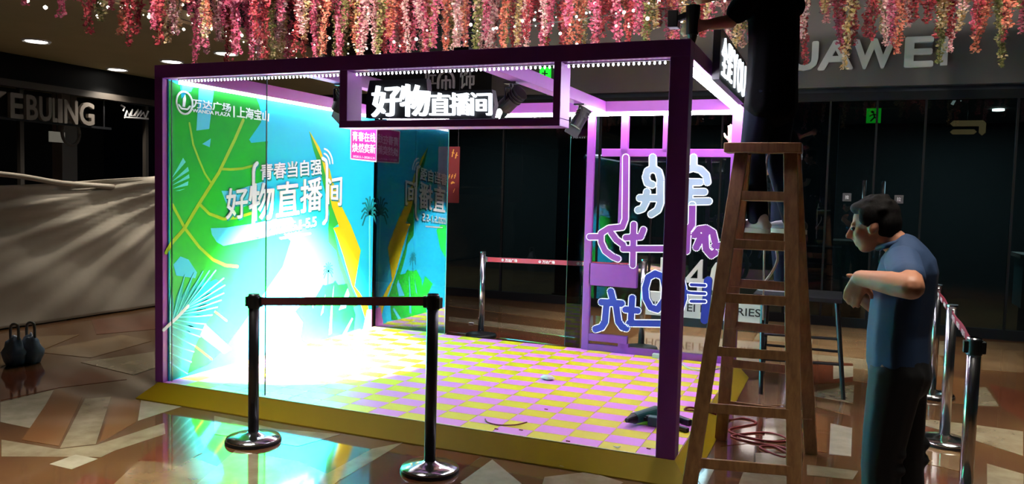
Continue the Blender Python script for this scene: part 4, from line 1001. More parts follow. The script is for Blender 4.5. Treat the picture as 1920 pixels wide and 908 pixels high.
# ================================================================== belt barriers
def stanchion(x, y, h, label, mat_pole, base_mat, r=0.16, cap=True, tilt=(0, 0)):
    t = thing('belt_post', label, 'barrier post', (x, y, 0))
    MB().lathe([(r, 0.0), (r, 0.012), (r * 0.985, 0.020)], (x, y, 0), 40).build('rubber_foot', m_blackplastic, t, smooth=False)
    MB().lathe([(r * 0.985, 0.018), (r * 0.95, 0.030), (r * 0.55, 0.042), (r * 0.25, 0.056), (0.034, 0.062)], (x, y, 0), 48).build('base', base_mat, t, smooth=True)
    tx, ty = x + tilt[0], y + tilt[1]
    MB().cyl((x, y, 0.05), (tx, ty, h), 0.032, seg=28).build('pole', mat_pole, t, smooth=True)
    if cap:
        MB().cyl((tx, ty, h - 0.085), (tx, ty, h - 0.012), 0.037, seg=28).cyl((tx, ty, h - 0.012), (tx, ty, h), 0.034, 0.030, seg=28).build('cap', m_blackplastic, t)
        for k in range(2):
            a = k * PI + 0.0
            MB().box((tx + 0.034 * math.cos(a) - 0.016, ty - 0.022, h - 0.078), (tx + 0.034 * math.cos(a) + 0.016, ty + 0.022, h - 0.018)).build('belt_socket', m_blackplastic, t, bevel=0.003)
    else:
        MB().cyl((tx, ty, h), (tx, ty, h + 0.012), 0.035, seg=28).build('cap', m_chrome, t)
    return (tx, ty, h)
def belt(a, c, zc, sag, label, mat, marks=0, w=0.05, flip=1, n=14):
    a, c = Vector((a[0], a[1], zc[0])), Vector((c[0], c[1], zc[1]))
    d = (c - a); u = Vector((d.x, d.y, 0)).normalized(); nrm = Vector((u.y, -u.x, 0)) * flip
    a = a + u * 0.045; c = c - u * 0.045; d = c - a
    t = thing('barrier_belt', label, 'barrier belt', a)
    b = MB(); rings = []
    for i in range(n + 1):
        s = i / n; p = a + d * s - Vector((0, 0, sag * 4 * s * (1 - s))) + nrm * 0.004 * math.sin(s * 9)
        rings.append([b.bm.verts.new(p + Vector((0, 0, z)) + nrm * k) for z, k in ((-w / 2, 0), (w / 2, 0), (w / 2, 0.003), (-w / 2, 0.003))])
    for p, q_ in zip(rings, rings[1:]):
        for k in range(4): b.bm.faces.new((p[k], p[(k + 1) % 4], q_[(k + 1) % 4], q_[k]))
    b.bm.faces.new(rings[0]); b.bm.faces.new(rings[-1])
    b.build('webbing', mat, t)
    for s in (0.0, 1.0):
        p = a + d * s; MB().bar(p - u * 0.012, p + u * 0.012, w + 0.006, 0.014, up=nrm).build('end_clip', m_blackplastic, t)
    for m_ in range(marks):
        s = (m_ + 0.6) / marks
        p = a + d * s - Vector((0, 0, sag * 4 * s * (1 - s)))
        up = (Vector((0, 0, 1)))
        du = d.normalized()
        b = MB(); b.map = lambda uu, vv, dd: p + du * uu + up * vv + nrm * (0.010 + dd)
        text(b, '万达广场', rect(-0.035, 0.10, -0.016, 0.016), 0, 0.0006, 0.015)
        b.stroke([(-0.062 + 0.012 * math.cos(k * PI / 6), 0.012 * math.sin(k * PI / 6)) for k in range(13)], 0.004, 0, 0.0006, 5)
        b.stroke([(-0.062, -0.008), (-0.060, 0.008)], 0.006, 0, 0.0006, 5)
        b.build('belt_print', m_white_print, t)
A = stanchion(1.30, -0.50, 0.915, 'black belt post at the front left, on a steel dome base', m_blacksat, m_chrome_base, 0.168)
Bp = stanchion(2.515, -0.475, 1.0, 'black belt post before the stage centre, nearest the camera', m_blacksat, m_chrome_base, 0.165)
belt(A, Bp, (0.872, 0.957), 0.0, 'dark maroon belt stretched between the two front black posts', m_beltdark)
C1 = stanchion(1.026, 3.44, 0.915, 'steel belt post standing behind the rear opening of the stage', m_chrome, m_blackplastic, 0.17, cap=False)
C2 = stanchion(2.75, 3.62, 0.915, 'steel belt post hidden behind the purple lattice', m_chrome, m_blackplastic, 0.17, cap=False)
belt(C1, C2, (0.845, 0.855), 0.0, 'red belt with white print crossing behind the rear opening', m_belt, marks=4)
D0 = stanchion(5.33, 2.87, 0.905, 'steel belt post partly hidden behind the man in the blue shirt', m_chrome, m_chrome_base, 0.17, cap=False)
D1 = stanchion(5.272, 1.482, 0.905, 'steel belt post with a shiny dome base right of the man in blue', m_chrome, m_chrome_base, 0.17, cap=False)
D2 = stanchion(5.225, 0.19, 0.905, 'steel belt post with black socket, nearest at the right', m_chrome, m_chrome_base, 0.17)
belt(D0, D1, (0.86, 0.86), 0.0, 'red printed belt between the two farther posts at the right', m_belt, marks=4)
belt(D1, D2, (0.86, 0.86), 0.0, 'red printed belt reaching the nearest post at the right', m_belt, marks=4)

# ================================================================== wooden ladder
ld = thing('wooden_ladder', 'tall wooden step ladder standing at the right front of the booth', 'ladder', (4.17, 0.37, 0))
TL_, TR_ = Vector((4.035, 0.37, 1.83)), Vector((4.300, 0.37, 1.83))
FL_, FRt = Vector((3.900, -0.17, 0.0)), Vector((4.425, -0.06, 0.0))
RL_, RR_ = Vector((3.925, 0.885, 0.0)), Vector((4.475, 0.86, 0.0))
TLr, TRr = Vector((4.045, 0.425, 1.83)), Vector((4.315, 0.425, 1.83))
for p, q_ in ((FL_, TL_), (FRt, TR_), (RL_, TLr), (RR_, TRr)):
    MB().bar(p, q_, 0.075, 0.045, up=(0, 1, 0)).build('stile', m_wood, ld, bevel=0.004)
def rung(a0, a1, b0, b1, z, name='rung'):
    f = z / 1.83
    p, q_ = a0.lerp(a1, f), b0.lerp(b1, f)
    e = (q_ - p).normalized() * 0.02
    MB().bar(p - e, q_ + e, 0.036, 0.052, up=(0, 0.2, 1)).build(name, m_wood, ld, bevel=0.003)
for z in (1.585, 1.315, 1.02, 0.735, 0.44, 0.16): rung(FL_, TL_, FRt, TR_, z)
for z in (1.345, 1.055, 0.785, 0.535, 0.25): rung(RL_, TLr, RR_, TRr, z)
MB().box((3.945, 0.29, 1.83), (4.360, 0.455, 1.885)).build('top_plank', m_wood, ld, bevel=0.005)
# strap and white cord tied on the ladder
q = [(4.154, 0.62, 1.803), (4.154, 0.62, 1.677), (4.174, 0.62, 1.487), (4.162, 0.62, 1.359), (4.167, 0.62, 1.102), (4.168, 0.7, 0.833)]
tag(MB().tube(smooth_path([(4.17, 0.56, 1.84)] + q, 4), 0.006, 6).build('pale_cord', m_cordw, smooth=True), 'thin pale cord hanging down inside the wooden ladder', 'cord')
q = [(4.234, 0.6, 1.267), (4.24, 0.6, 1.204), (4.205, 0.62, 1.121), (4.147, 0.66, 1.039)]
tag(MB().tube(smooth_path(q, 5), 0.008, 6).build('tied_rope', m_cordw, smooth=True), 'short white rope tied between two ladder rungs', 'rope')

# black trestle behind the ladder
tr = thing('work_trestle', 'black metal trestle standing behind the wooden ladder', 'trestle', (4.3, 2.6, 0))
MB().box((3.95, 2.35, 0.77), (4.62, 2.95, 0.80)).build('platform', m_black, tr)
legs = [((4.05, 2.26, 0), (4.02, 2.40, 0.77)), ((4.665, 2.40, 0), (4.58, 2.42, 0.77)), ((4.0, 3.02, 0), (4.02, 2.92, 0.77)), ((4.66, 3.02, 0), (4.58, 2.92, 0.77))]
for p, q_ in legs: MB().cyl(p, q_, 0.018, seg=12).build('leg', m_black, tr)
def lp(k, f): return Vector(legs[k][0]).lerp(Vector(legs[k][1]), f)
for f, a_, c_ in ((0.36, 0, 1), (0.62, 0, 1), (0.36, 2, 3), (0.45, 0, 2), (0.45, 1, 3)): MB().cyl(lp(a_, f), lp(c_, f), 0.012, seg=10).build('brace', m_black, tr)

# ================================================================== people
class Body:
    """closed balls and tapered limbs fused into one skin by a voxel remesh"""
    def __init__(self, base, fwd):
        self.base = Vector(base); f = Vector((fwd[0], fwd[1], 0)).normalized()
        self.f = f; self.l = Vector((-f.y, f.x, 0)); self.b = None
    def w(self, p): return self.base + self.f * p[0] + self.l * p[1] + Vector((0, 0, p[2]))
    def start(self): self.V = []; self.F = []; return self
    def add(self, tmpl, T):
        n = len(self.V)
        self.V += [tuple(T @ v) for v in tmpl[0]]
        self.F += [(a + n, b + n, c + n) for a, b, c in tmpl[1]]
    def ball(self, c, r, tilt=0.0):
        R = Matrix((self.f, self.l, Vector((0, 0, 1)))).transposed().to_4x4()
        self.add(BALL3, Matrix.Translation(self.w(c)) @ R @ Matrix.Rotation(tilt, 4, 'Y') @ Matrix.Diagonal((r[0], r[1], r[2], 1)))
        return self
    def limb(self, pts, world=False):
        """pts: list of (point, radius or (depth, width)); a chain of closely fused balls"""
        R = Matrix((self.f, self.l, Vector((0, 0, 1)))).transposed().to_4x4()
        for (p, r0), (q_, r1) in zip(pts, pts[1:]):
            p, q_ = Vector(p), Vector(q_)
            r0 = r0 if hasattr(r0, '__len__') else (r0, r0); r1 = r1 if hasattr(r1, '__len__') else (r1, r1)
            n = max(3, min(70, int((q_ - p).length / (0.15 * min(min(r0), min(r1))))))
            for i in range(n + 1):
                t_ = i / n; c = p.lerp(q_, t_)
                a = r0[0] + (r1[0] - r0[0]) * t_; w_ = r0[1] + (r1[1] - r0[1]) * t_
                if world: self.add(BALL2, Matrix.Translation(c) @ Matrix.Scale(a, 4))
                else: self.add(BALL2, Matrix.Translation(self.w(c)) @ R @ Matrix.Diagonal((a, w_, min(a, w_), 1)))
        return self
    def finish(self, name, mat, parent, voxel=0.009, smooth=4):
        me = bpy.data.meshes.new(name); me.from_pydata(self.V, [], self.F); me.update(); me.materials.append(mat)
        o = bpy.data.objects.new(name, me); COL.objects.link(o)
        rm = o.modifiers.new('fuse', 'REMESH'); rm.mode = 'VOXEL'; rm.voxel_size = voxel; rm.adaptivity = 0.0
        sm = o.modifiers.new('soften', 'SMOOTH'); sm.iterations = smooth; sm.factor = 0.5
        dg = bpy.context.evaluated_depsgraph_get()
        me2 = bpy.data.meshes.new_from_object(o.evaluated_get(dg))
        bpy.data.objects.remove(o); bpy.data.meshes.remove(me)
        me2.name = name
        if not me2.materials: me2.materials.append(mat)
        for p in me2.polygons: p.use_smooth = True
        return link(name, me2, parent)

def ball_template(sub):
    b = bmesh.new(); bmesh.ops.create_icosphere(b, subdivisions=sub, radius=1.0)
    b.verts.ensure_lookup_table()
    out = ([v.co.copy() for v in b.verts], [tuple(v.index for v in f.verts) for f in b.faces]); b.free()
    return out
BALL2, BALL3 = ball_template(2), ball_template(3)

def hand(B, wrist, palm_dir, side_dir, size=1.0, curl=0.6, thumb=1):
    """palm and five separate fingers in world space"""
    wv = Vector(wrist); u = Vector(palm_dir).normalized(); s = Vector(side_dir); s = (s - u * s.dot(u)).normalized(); n = u.cross(s)
    pc = wv + u * 0.05 * size
    for k in (-1.0, -0.35, 0.35, 1.0):
        B.limb([(wv + s * 0.018 * k * size, 0.015 * size), (wv + u * 0.085 * size + s * 0.030 * k * size, 0.012 * size)], world=True)
    for k, ln in ((-1.0, 0.062), (-0.35, 0.078), (0.35, 0.074), (1.0, 0.056)):
        p = wv + u * 0.088 * size + s * 0.031 * k * size
        d = u.copy(); pts = [(p, 0.0098 * size)]
        for j in range(3):
            d = (d * math.cos(curl) + n * math.sin(curl)).normalized() if j else (u * math.cos(curl * .6) + n * math.sin(curl * .6)).normalized()
            p = p + d * ln * size * (0.45, 0.32, 0.23)[j]
            pts.append((p, (0.0092, 0.0086, 0.0076)[j] * size))
        B.limb(pts, world=True)
    p = wv + u * 0.028 * size - s * 0.030 * size * thumb
    q_ = p + (u * 0.6 - s * 0.8 * thumb + n * 0.4).normalized() * 0.035 * size
    B.limb([(p, 0.014 * size), (q_, 0.0115 * size), (q_ + (u * 0.9 - s * 0.25 * thumb + n * 0.5).normalized() * 0.032 * size, 0.009 * size)], world=True)

def head(B, c, s=1.0, pitch=0.0):
    """skull, jaw, nose, lips, brows, ears; c is the skull centre in body coordinates"""
    cp, sp = math.cos(pitch), math.sin(pitch)
    def h(x, y, z): return (c[0] + (x * cp + z * sp) * s, c[1] + y * s, c[2] + (-x * sp + z * cp) * s)
    B.ball(h(-0.012, 0, 0.02), (0.094 * s, 0.074 * s, 0.092 * s))
    B.ball(h(0.022, 0, -0.035), (0.066 * s, 0.060 * s, 0.072 * s), pitch)
    B.ball(h(0.050, 0, -0.092), (0.030 * s, 0.032 * s, 0.020 * s))
    B.limb([(h(0.084, 0, 0.012), 0.010 * s), (h(0.112, 0, -0.026), 0.013 * s)])
    B.ball(h(0.094, 0, -0.033), (0.012 * s, 0.018 * s, 0.010 * s))
    B.limb([(h(0.076, -0.035, 0.022), 0.010 * s), (h(0.082, 0, 0.018), 0.010 * s), (h(0.076, 0.035, 0.022), 0.010 * s)])
    B.limb([(h(0.080, -0.018, -0.058), 0.007 * s), (h(0.087, 0, -0.056), 0.008 * s), (h(0.080, 0.018, -0.058), 0.007 * s)])
    B.limb([(h(0.076, -0.014, -0.070), 0.008 * s), (h(0.083, 0, -0.071), 0.008 * s), (h(0.076, 0.014, -0.070), 0.008 * s)])
    for k in (-1, 1):
        B.ball(h(0.055, 0.038 * k, -0.02), (0.026 * s, 0.022 * s, 0.026 * s))
        B.ball(h(-0.005, 0.076 * k, -0.012), (0.018 * s, 0.010 * s, 0.030 * s), -0.25)
    return h

def face_bits(P, B, h, s=1.0, hairpts=None):
    for k in (-1, 1):
        MB().ball(B.w(h(0.078, 0.032 * k, 0.002)), 0.0105 * s, 2).build('eye', m_eye, P, smooth=True)
    B.start()
    for x, y, z, r in ((-0.03, 0, 0.055, (0.092, 0.080, 0.072)), (-0.055, 0, 0.0, (0.062, 0.078, 0.085)), (0.022, 0, 0.083, (0.060, 0.068, 0.034)), (-0.06, 0, -0.045, (0.040, 0.062, 0.045)), (0.0, 0.070, 0.045, (0.045, 0.018, 0.05)), (0.0, -0.070, 0.045, (0.045, 0.018, 0.05))):
        B.ball(h(x, y, z), tuple(v * s for v in r))
    rnd = random.Random(3)
    for k in range(26):
        a, e = rnd.uniform(0, 2 * PI), rnd.uniform(0.2, 1.4)
        B.ball(h(-0.03 + 0.082 * math.cos(a) * math.cos(e), 0.075 * math.sin(a) * math.cos(e), 0.04 + 0.085 * math.sin(e)), (0.022 * s, 0.016 * s, 0.014 * s), rnd.uniform(-.6, .6))
    B.finish('hair', m_hair, P, 0.008, 2)

def shoe(P, B, c, yaw=0.0, z=0.0, mat=None):
    B.start()
    B.limb([((c[0] - 0.06, c[1], z + 0.045), (0.040, 0.036)), ((c[0] + 0.03, c[1], z + 0.042), (0.042, 0.040)), ((c[0] + 0.12, c[1], z + 0.036), (0.036, 0.043)), ((c[0] + 0.165, c[1], z + 0.032), (0.026, 0.036))])
    B.ball((c[0] - 0.03, c[1], z + 0.08), (0.045, 0.038, 0.045))
    o = B.finish('shoe', mat or m_shoe, P, 0.008, 3)
    b = MB(); pts = []
    for k in range(24):
        a = 2 * PI * k / 24
        pts.append((c[0] + 0.045 + 0.145 * math.cos(a), c[1] + (0.046 + 0.006 * math.cos(a)) * math.sin(a)))
    b.map = lambda u, v, d: B.w((u, v, d)); b.prism(pts, z + 0.0, z + 0.026); b.build('sole', m_sole, o)

# ---- man in the blue shirt, standing side on in front of the right hand barrier
P1 = thing('person', 'person in blue polo shirt and dark trousers looking down, arms held at the chest', 'person', (4.83, -0.62, 0))
Bd = Body((4.83, -0.62, 0), (-0.985, 0.17))
Lsh, Lel, Lwr = (-0.015, 0.185, 1.330), (-0.07, 0.40, 1.255), (0.13, 0.25, 1.262)
Rsh, Rel, Rwr = (-0.01, -0.185, 1.330), (0.12, -0.22, 1.10), (0.185, 0.02, 1.20)
Bd.start()
h1 = head(Bd, (0.125, 0, 1.468), 0.97, 0.24)
Bd.limb([((-0.010, 0, 1.34), (0.062, 0.068)), ((0.035, 0, 1.40), (0.056, 0.058)), ((0.08, 0, 1.43), (0.056, 0.056))])
Bd.limb([((0, 0, 0.92), (0.10, 0.145)), ((0.0, 0, 1.08), (0.10, 0.13)), ((-0.01, 0, 1.25), (0.105, 0.15)), ((-0.015, 0, 1.33), (0.07, 0.14))])
for s_, el, wr in ((Lsh, Lel, Lwr), (Rsh, Rel, Rwr)):
    Bd.limb([(s_, 0.058), (el, 0.050), (Vector(el).lerp(Vector(wr), 0.35), 0.049), (wr, 0.032)])
hand(Bd, Bd.w(Lwr), Bd.w((0.165, 0.21, 1.17)) - Bd.w(Lwr), Bd.f * 0.5 + Vector((0, 0, 0.5)), 1.0, 0.35, 1)
hand(Bd, Bd.w(Rwr), Bd.w((0.17, 0.12, 1.19)) - Bd.w(Rwr), Vector((0, 0, 1)), 1.0, 0.35, -1)
for k in (-1, 1): Bd.limb([((0, 0.08 * k, 0.90), 0.085), ((0.03 * k, 0.085 * k, 0.48), 0.055), ((-0.03 + 0.05 * -k, 0.09 * k, 0.09), 0.038), ((0.03 + 0.05 * -k, 0.09 * k, 0.05), 0.036)])
Bd.finish('body', m_skin, P1, 0.0065, 3)
face_bits(P1, Bd, h1, 0.97)
Bd.start()
Bd.limb([((0.0, 0, 0.90), (0.128, 0.170)), ((0.005, 0, 1.02), (0.126, 0.160)), ((-0.005, 0, 1.16), (0.128, 0.165)), ((-0.018, 0, 1.28), (0.120, 0.178)), ((-0.015, 0, 1.335), (0.088, 0.168)), ((-0.002, 0, 1.375), (0.068, 0.085))])
for s_, el in ((Lsh, Lel), (Rsh, Rel)):
    Bd.limb([(s_, 0.072), (Vector(s_).lerp(Vector(el), 0.62), 0.067)])
sh1 = Bd.finish('shirt', m_shirt, P1, 0.009, 3)
Bd.start(); Bd.limb([((0.045 + 0.06 * math.cos(a), 0.062 * math.sin(a), 1.395 + 0.022 * -math.cos(a)), 0.013) for a in [k * PI / 10 for k in range(21)]])
Bd.finish('collar', m_shirt, sh1, 0.006, 2)
Bd.start()
Bd.limb([((0.0, 0, 0.94), (0.122, 0.165)), ((-0.01, 0, 0.84), (0.128, 0.172))])
for k in (-1, 1):
    f0 = 0.035 * k
    Bd.limb([((-0.005, 0.078 * k, 0.86), (0.112, 0.092)), ((f0 * .6, 0.088 * k, 0.62), (0.094, 0.085)), ((f0, 0.092 * k, 0.46), (0.080, 0.076)), ((f0 - 0.015, 0.094 * k, 0.28), (0.080, 0.072)), ((f0 - 0.02, 0.095 * k, 0.10), (0.075, 0.068))])
    for z in (0.14, 0.20, 0.27, 0.43, 0.50): Bd.limb([((f0 + 0.05, 0.06 * k, z), 0.030), ((f0 - 0.07, 0.11 * k, z + 0.03), 0.030)])
Bd.finish('trousers', m_trousers, P1, 0.010, 3)
for k in (-1, 1): shoe(P1, Bd, (0.035 * k - 0.01, 0.095 * k))

# ---- man in black on the ladder
ZL = 1.371
P2 = thing('person', 'person in black on the wooden ladder reaching over the booth beam with a tool', 'person', (4.165, 0.61, ZL))
Bl = Body((4.165, 0.61, ZL), (-0.80, 0.60))
def loc(B, X, Y, Z):
    d = Vector((X, Y, 0)) - Vector((B.base.x, B.base.y, 0)); return (d.dot(B.f), d.dot(B.l), Z - B.base.z)
Ls, Rs = (0.03, 0.185, 1.36), (0.03, -0.185, 1.36)
Le, Lw = loc(Bl, 3.925, 0.50, 2.605), loc(Bl, 3.79, 0.42, 2.575)
Re, Rw = loc(Bl, 4.02, 0.85, 2.86), loc(Bl, 3.83, 0.64, 2.80)
Bl.start()
h2 = head(Bl, (0.10, 0.0, 1.52), 1.0, 0.3)
Bl.limb([((0.01, 0, 1.37), 0.062), ((0.05, 0, 1.46), 0.056)])
Bl.limb([((0, 0, 0.90), (0.10, 0.15)), ((0.0, 0, 1.1), (0.10, 0.135)), ((0.0, 0, 1.27), (0.10, 0.15)), ((0.01, 0, 1.34), (0.07, 0.14))])
for s_, el, wr in ((Ls, Le, Lw), (Rs, Re, Rw)):
    Bl.limb([(s_, 0.052), (el, 0.041), (Vector(el).lerp(Vector(wr), 0.4), 0.039), (wr, 0.028)])
hand(Bl, Bl.w(Lw), Vector((-0.9, -0.1, -0.15)), Vector((0, 0, 1)), 1.0, 0.75, -1)
hand(Bl, Bl.w(Rw), Vector((-0.75, -0.55, -0.2)), Vector((0, 0, 1)), 1.0, 0.75, -1)
FF = {-1: -0.10, 1: 0.0}
for k in (-1, 1): Bl.limb([((0, 0.08 * k, 0.88), 0.085), ((0.05 + FF[k] * 0.3, 0.085 * k, 0.47), 0.055), ((-0.02 + FF[k], 0.09 * k, 0.09), 0.038)])
Bl.finish('body', m_skin, P2, 0.007, 3)
face_bits(P2, Bl, h2)
Bl.start()
Bl.limb([((0.0, 0, 0.74), (0.132, 0.185)), ((0.0, 0, 0.95), (0.128, 0.170)), ((0.0, 0, 1.12), (0.128, 0.170)), ((0.01, 0, 1.28), (0.120, 0.180)), ((0.012, 0, 1.345), (0.086, 0.168)), ((0.02, 0, 1.39), (0.068, 0.08))])
for s_, el in ((Ls, Le), (Rs, Re)): Bl.limb([(s_, 0.074), (Vector(s_).lerp(Vector(el), 0.6), 0.070)])
Bl.finish('tee_shirt', m_tee, P2, 0.010, 3)
Bl.start(); Bl.limb([((0, 0, 0.88), (0.12, 0.165)), ((0, 0, 0.80), (0.125, 0.170))])
for k in (-1, 1): Bl.limb([((0.0, 0.08 * k, 0.82), (0.105, 0.092)), ((0.05 + FF[k] * 0.3, 0.085 * k, 0.47), (0.078, 0.074)), ((-0.02 + FF[k], 0.09 * k, 0.09), (0.066, 0.060))])
Bl.finish('jeans', m_jeans, P2, 0.011, 3)
for k in (-1, 1): shoe(P2, Bl, (-0.02 + FF[k], 0.095 * k), mat=m_sole if k > 0 else m_shoe)
# the tool he holds on the beam
tl = thing('power_drill', 'black power drill held upright over the right end of the booth beam', 'drill', (3.72, 0.42, H))
MB().cyl((3.72, 0.42, H + 0.10), (3.72, 0.42, H + 0.27), 0.036, 0.042, 18).build('motor_housing', m_blackplastic, tl)
MB().cyl((3.72, 0.42, H + 0.05), (3.72, 0.42, H + 0.10), 0.018, 0.03, 14).build('chuck', m_black, tl)
MB().cyl((3.72, 0.42, H), (3.72, 0.42, H + 0.05), 0.005, 0.006, 8).build('bit', m_chrome, tl)
MB().bar((3.72, 0.42, H + 0.23), (3.62, 0.44, H + 0.20), 0.04, 0.035).build('handle', m_blackplastic, tl, bevel=0.006)
MB().box((3.575, 0.40, H + 0.15), (3.635, 0.48, H + 0.25)).build('battery', m_blackplastic, tl, bevel=0.006)

# ---- third worker behind the lattice post, mostly hidden
P3 = thing('person', 'person mostly hidden behind the ladder, one hand gripping the rear right post', 'person', (4.12, 2.74, 0.8))
Bt = Body((4.13, 2.74, 0.80), (-1.0, 0.05))
l3, e3, w3 = (0.03, 0.17, 1.30), loc(Bt, 3.80, 2.86, 1.87), loc(Bt, 3.665, 2.86, 2.06)
r3, f3, v3 = (0.03, -0.17, 1.30), (0.10, -0.24, 1.05), (0.25, -0.20, 0.98)
Bt.start(); h3 = head(Bt, (0.06, 0, 1.49), 0.95, 0.1)
Bt.limb([((0.0, 0, 1.30), 0.06), ((0.03, 0, 1.40), 0.054)])
Bt.limb([((0, 0, 0.86), (0.095, 0.14)), ((0.0, 0, 1.05), (0.095, 0.13)), ((0.0, 0, 1.22), (0.10, 0.145)), ((0.0, 0, 1.29), (0.07, 0.13))])
for s_, el, wr in ((l3, e3, w3), (r3, f3, v3)):
    Bt.limb([(s_, 0.048), (el, 0.038), (Vector(el).lerp(Vector(wr), 0.4), 0.037), (wr, 0.026)])
hand(Bt, Bt.w(w3), Vector((0.05, -0.25, 1)), Vector((0.9, 0.4, 0)), 1.0, 0.45, 1)
hand(Bt, Bt.w(v3), Vector((-1, 0, -0.1)), Vector((0, 1, 0)), 1.0, 0.4, 1)
for k in (-1, 1): Bt.limb([((0, 0.08 * k, 0.84), 0.08), ((0.02, 0.085 * k, 0.45), 0.054), ((-0.02, 0.09 * k, 0.09), 0.037)])
Bt.finish('body', m_skin_pale, P3, 0.007, 3)
face_bits(P3, Bt, h3, 0.95)
Bt.start()
Bt.limb([((0.0, 0, 0.80), (0.12, 0.165)), ((0.0, 0, 1.0), (0.118, 0.155)), ((0.0, 0, 1.20), (0.118, 0.165)), ((0.0, 0, 1.29), (0.085, 0.155)), ((0.01, 0, 1.33), (0.066, 0.08))])
for s_, el in ((l3, e3), (r3, f3)): Bt.limb([(s_, 0.066), (Vector(s_).lerp(Vector(el), 0.55), 0.062)])
Bt.finish('tee_shirt', m_tee, P3, 0.010, 3)
Bt.start(); Bt.limb([((0, 0, 0.84), (0.112, 0.155)), ((0, 0, 0.78), (0.118, 0.160))])
for k in (-1, 1): Bt.limb([((0.0, 0.078 * k, 0.80), (0.100, 0.088)), ((0.02, 0.085 * k, 0.45), (0.075, 0.070)), ((-0.02, 0.09 * k, 0.09), (0.064, 0.058))])
Bt.finish('jeans', m_jeans, P3, 0.011, 3)
for k in (-1, 1): shoe(P3, Bt, (-0.02, 0.09 * k))

# ================================================================== hanging flowers
petal_cols = {
    'pink': [(214, 96, 128), (226, 140, 158), (188, 62, 96)],
    'cream': [(222, 196, 150), (206, 172, 104), (236, 222, 196)],
    'red': [(170, 52, 62), (140, 40, 52), (196, 90, 86)],
    'blush': [(232, 184, 180), (214, 140, 146), (240, 214, 206)],
    'coral': [(212, 118, 92), (226, 150, 120), (186, 84, 70)],
    'green': [(112, 118, 60), (150, 140, 84), (196, 176, 130)],
}
pm = {k: [M('petal_%s' % k, c, 0.7) for c in v] for k, v in petal_cols.items()}
def strand_mesh(kind, seed):
    rnd = random.Random(seed)
    me = bpy.data.meshes.new('flower_strand'); V, F, I = [], [], []
    Lh = 1.0
    n = 420
    for k in range(n):
        s = (k + rnd.random()) / n
        # clusters along the vine
        cl = 0.55 + 0.45 * math.sin(s * 34 + seed)
        rad = (0.072 * (1 - 0.6 * s) + 0.008) * (0.45 + 0.55 * cl)
        a = rnd.uniform(0, 2 * PI); r = rad * math.sqrt(rnd.random())
        c = Vector((r * math.cos(a) + 0.02 * math.sin(5 * s + seed), r * math.sin(a) + 0.02 * math.cos(4 * s + seed), -Lh * s))
        sz = rnd.uniform(0.012, 0.024) * (1.15 - 0.35 * s)
        q_ = Quaternion((rnd.gauss(0, 1), rnd.gauss(0, 1), rnd.gauss(0, 1), rnd.gauss(0, 1))).normalized()
        i0 = len(V)
        for dx, dy, dz in ((-1, 0, 0.25), (0, -0.7, 0), (1, 0, 0.25), (0, 0.7, 0)): V.append(tuple(c + q_ @ Vector((dx * sz, dy * sz, dz * sz))))
        F += [(i0, i0 + 1, i0 + 3), (i0 + 1, i0 + 2, i0 + 3)]
        mi = 0 if rnd.random() < 0.5 else rnd.choice((1, 1, 2)); I += [mi, mi]
    i0 = len(V)
    for j in range(9):
        s = j / 8
        for k in range(3): V.append((0.02 * math.sin(5 * s + seed) + 0.003 * math.cos(k * 2.1), 0.02 * math.cos(4 * s + seed) + 0.003 * math.sin(k * 2.1), -Lh * s))
    for j in range(8):
        for k in range(3): F.append((i0 + 3 * j + k, i0 + 3 * j + (k + 1) % 3, i0 + 3 * j + 3 + (k + 1) % 3, i0 + 3 * j + 3 + k)); I.append(3)
    me.from_pydata(V, [], F); me.update()
    for m in pm[kind] + [m_stem]: me.materials.append(m)
    for p, i in zip(me.polygons, I): p.material_index = i
    return me
SM = {k: [strand_mesh(k, 11 * i + 5 * j) for j in range(3)] for i, k in enumerate(petal_cols)}
ZR = 3.72
rail_path = [(-1.0, -1.4), (-1.02, 0.45), (-1.08, 2.25), (-0.75, 2.95), (0.3, 3.15), (1.6, 2.9), (2.6, 2.75), (3.4, 2.95), (4.5, 3.25), (5.6, 3.45), (7.4, 3.7)]
def path_at(path, s):
    P = smooth_path([(a, c, 0) for a, c in path], 8)
    ln = [0]
    for a, c in zip(P, P[1:]): ln.append(ln[-1] + (c - a).length)
    x = s * ln[-1]
    for i in range(len(P) - 1):
        if ln[i + 1] >= x:
            f = (x - ln[i]) / max(1e-6, ln[i + 1] - ln[i]); p = P[i].lerp(P[i + 1], f); d = (P[i + 1] - P[i]).normalized()
            return p, Vector((-d.y, d.x, 0))
    return P[-1], Vector((0, 1, 0))
region = lambda X: 'left over the olive soffit' if X < -0.4 else ('middle above the booth' if X < 3.6 else 'right before the grey letters')
rnd = random.Random(21)
rows = [(-0.02, 112, 0.0), (0.38, 84, 0.10), (-0.5, 56, 0.08), (0.85, 40, 0.25)]
kinds = ['pink', 'cream', 'red', 'blush', 'coral', 'green', 'pink', 'red', 'blush', 'pink']
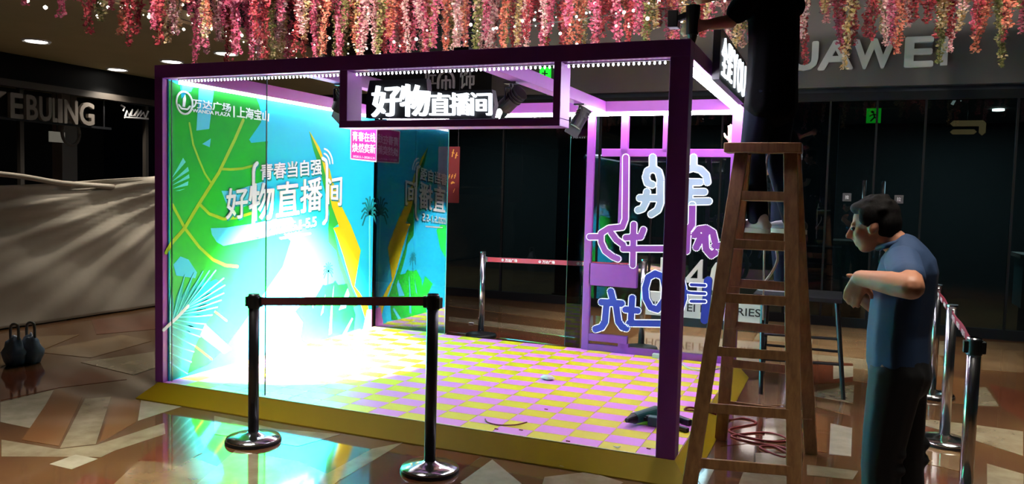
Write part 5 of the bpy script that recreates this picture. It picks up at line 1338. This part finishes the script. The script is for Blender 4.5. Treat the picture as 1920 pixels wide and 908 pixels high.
for ri, (off, n, dz) in enumerate(rows):
    for i in range(n):
        s = (i + rnd.uniform(0.1, 0.9)) / n
        p, nv = path_at(rail_path, s)
        p = p + nv * (off + rnd.uniform(-0.07, 0.07))
        if p.x < 0.2:
            xmin = -0.92 if p.y < 2.3 else -0.92 + max(0, p.y - 2.3) * 0.55
            if p.x < xmin: p.x = xmin + rnd.random() * 0.25
        k = rnd.choice(kinds)
        zb = rnd.uniform(2.78, 3.12) + dz
        if p.x > 3.8: zb = rnd.uniform(2.72, 3.25) + dz * 0.6
        if p.x < -0.6: zb = rnd.uniform(2.62, 3.05) + dz
        if 0.0 < p.x < 3.8 and off < 0: zb = max(zb, 2.84)
        o = link('flower_strand', rnd.choice(SM[k]))
        o.location = (p.x, p.y, ZR)
        o.scale = (rnd.uniform(0.85, 1.25), rnd.uniform(0.85, 1.25), ZR - zb)
        o.rotation_euler = (0, 0, rnd.uniform(0, 2 * PI))
        rg = region(p.x)
        tag(o, '%s artificial blossom strand hanging on the %s' % (k, rg), 'flower strand', '%s blossom strands on the %s' % (k, rg))
t = thing('flower_rail', 'long curved rail overhead from which the blossom strands hang', 'rail', (1.6, 2.9, ZR))
for ri, (off, n, dz) in enumerate(rows):
    pts = []
    for i in range(41):
        p, nv = path_at(rail_path, i / 40); q_ = p + nv * off; pts.append((q_.x, q_.y, ZR + 0.01))
    MB().tube(pts, 0.015, 6).build('tube', m_black, t)
    for i in (2, 14, 26, 38): MB().cyl(pts[i], (pts[i][0], pts[i][1], 4.5), 0.006, seg=6).build('hanger', m_black, t)
# little white bulbs strung among the strands
t = thing('fairy_lights', 'string of tiny white bulbs winding through the hanging blossoms', 'light string', (0, 2.5, 3.1))
bulb = MB().ball((0, 0, 0), 0.011, 1).mesh('fairy_bulb', m_fairy)
fp = [(-1.0, -0.4, 3.02), (-1.02, 0.5, 3.06), (-1.05, 1.4, 3.07), (-1.08, 2.25, 3.06), (-0.7, 2.85, 3.08), (0.3, 3.02, 3.14), (1.6, 2.8, 3.16), (2.6, 2.65, 3.18), (3.4, 2.85, 3.28), (4.5, 3.1, 3.40)]
FPs = smooth_path(fp, 30)
for i, p in enumerate(FPs):
    if rnd.random() < 0.5: continue
    o = link('fairy_bulb', bulb, t); o.matrix_parent_inverse = Matrix.Identity(4)
    o.location = Vector((p.x + rnd.uniform(-.05, .05), p.y + rnd.uniform(-.05, .05), p.z + rnd.gauss(0, 0.07))) - Vector((0, 2.5, 3.1))
    k = rnd.uniform(0.5, 1.7); o.scale = (k, k, k)
MB().tube([FPs[i] for i in range(0, len(FPs), 6)], 0.003, 4).build('wire', m_black, t)
bpy.context.view_layer.update()
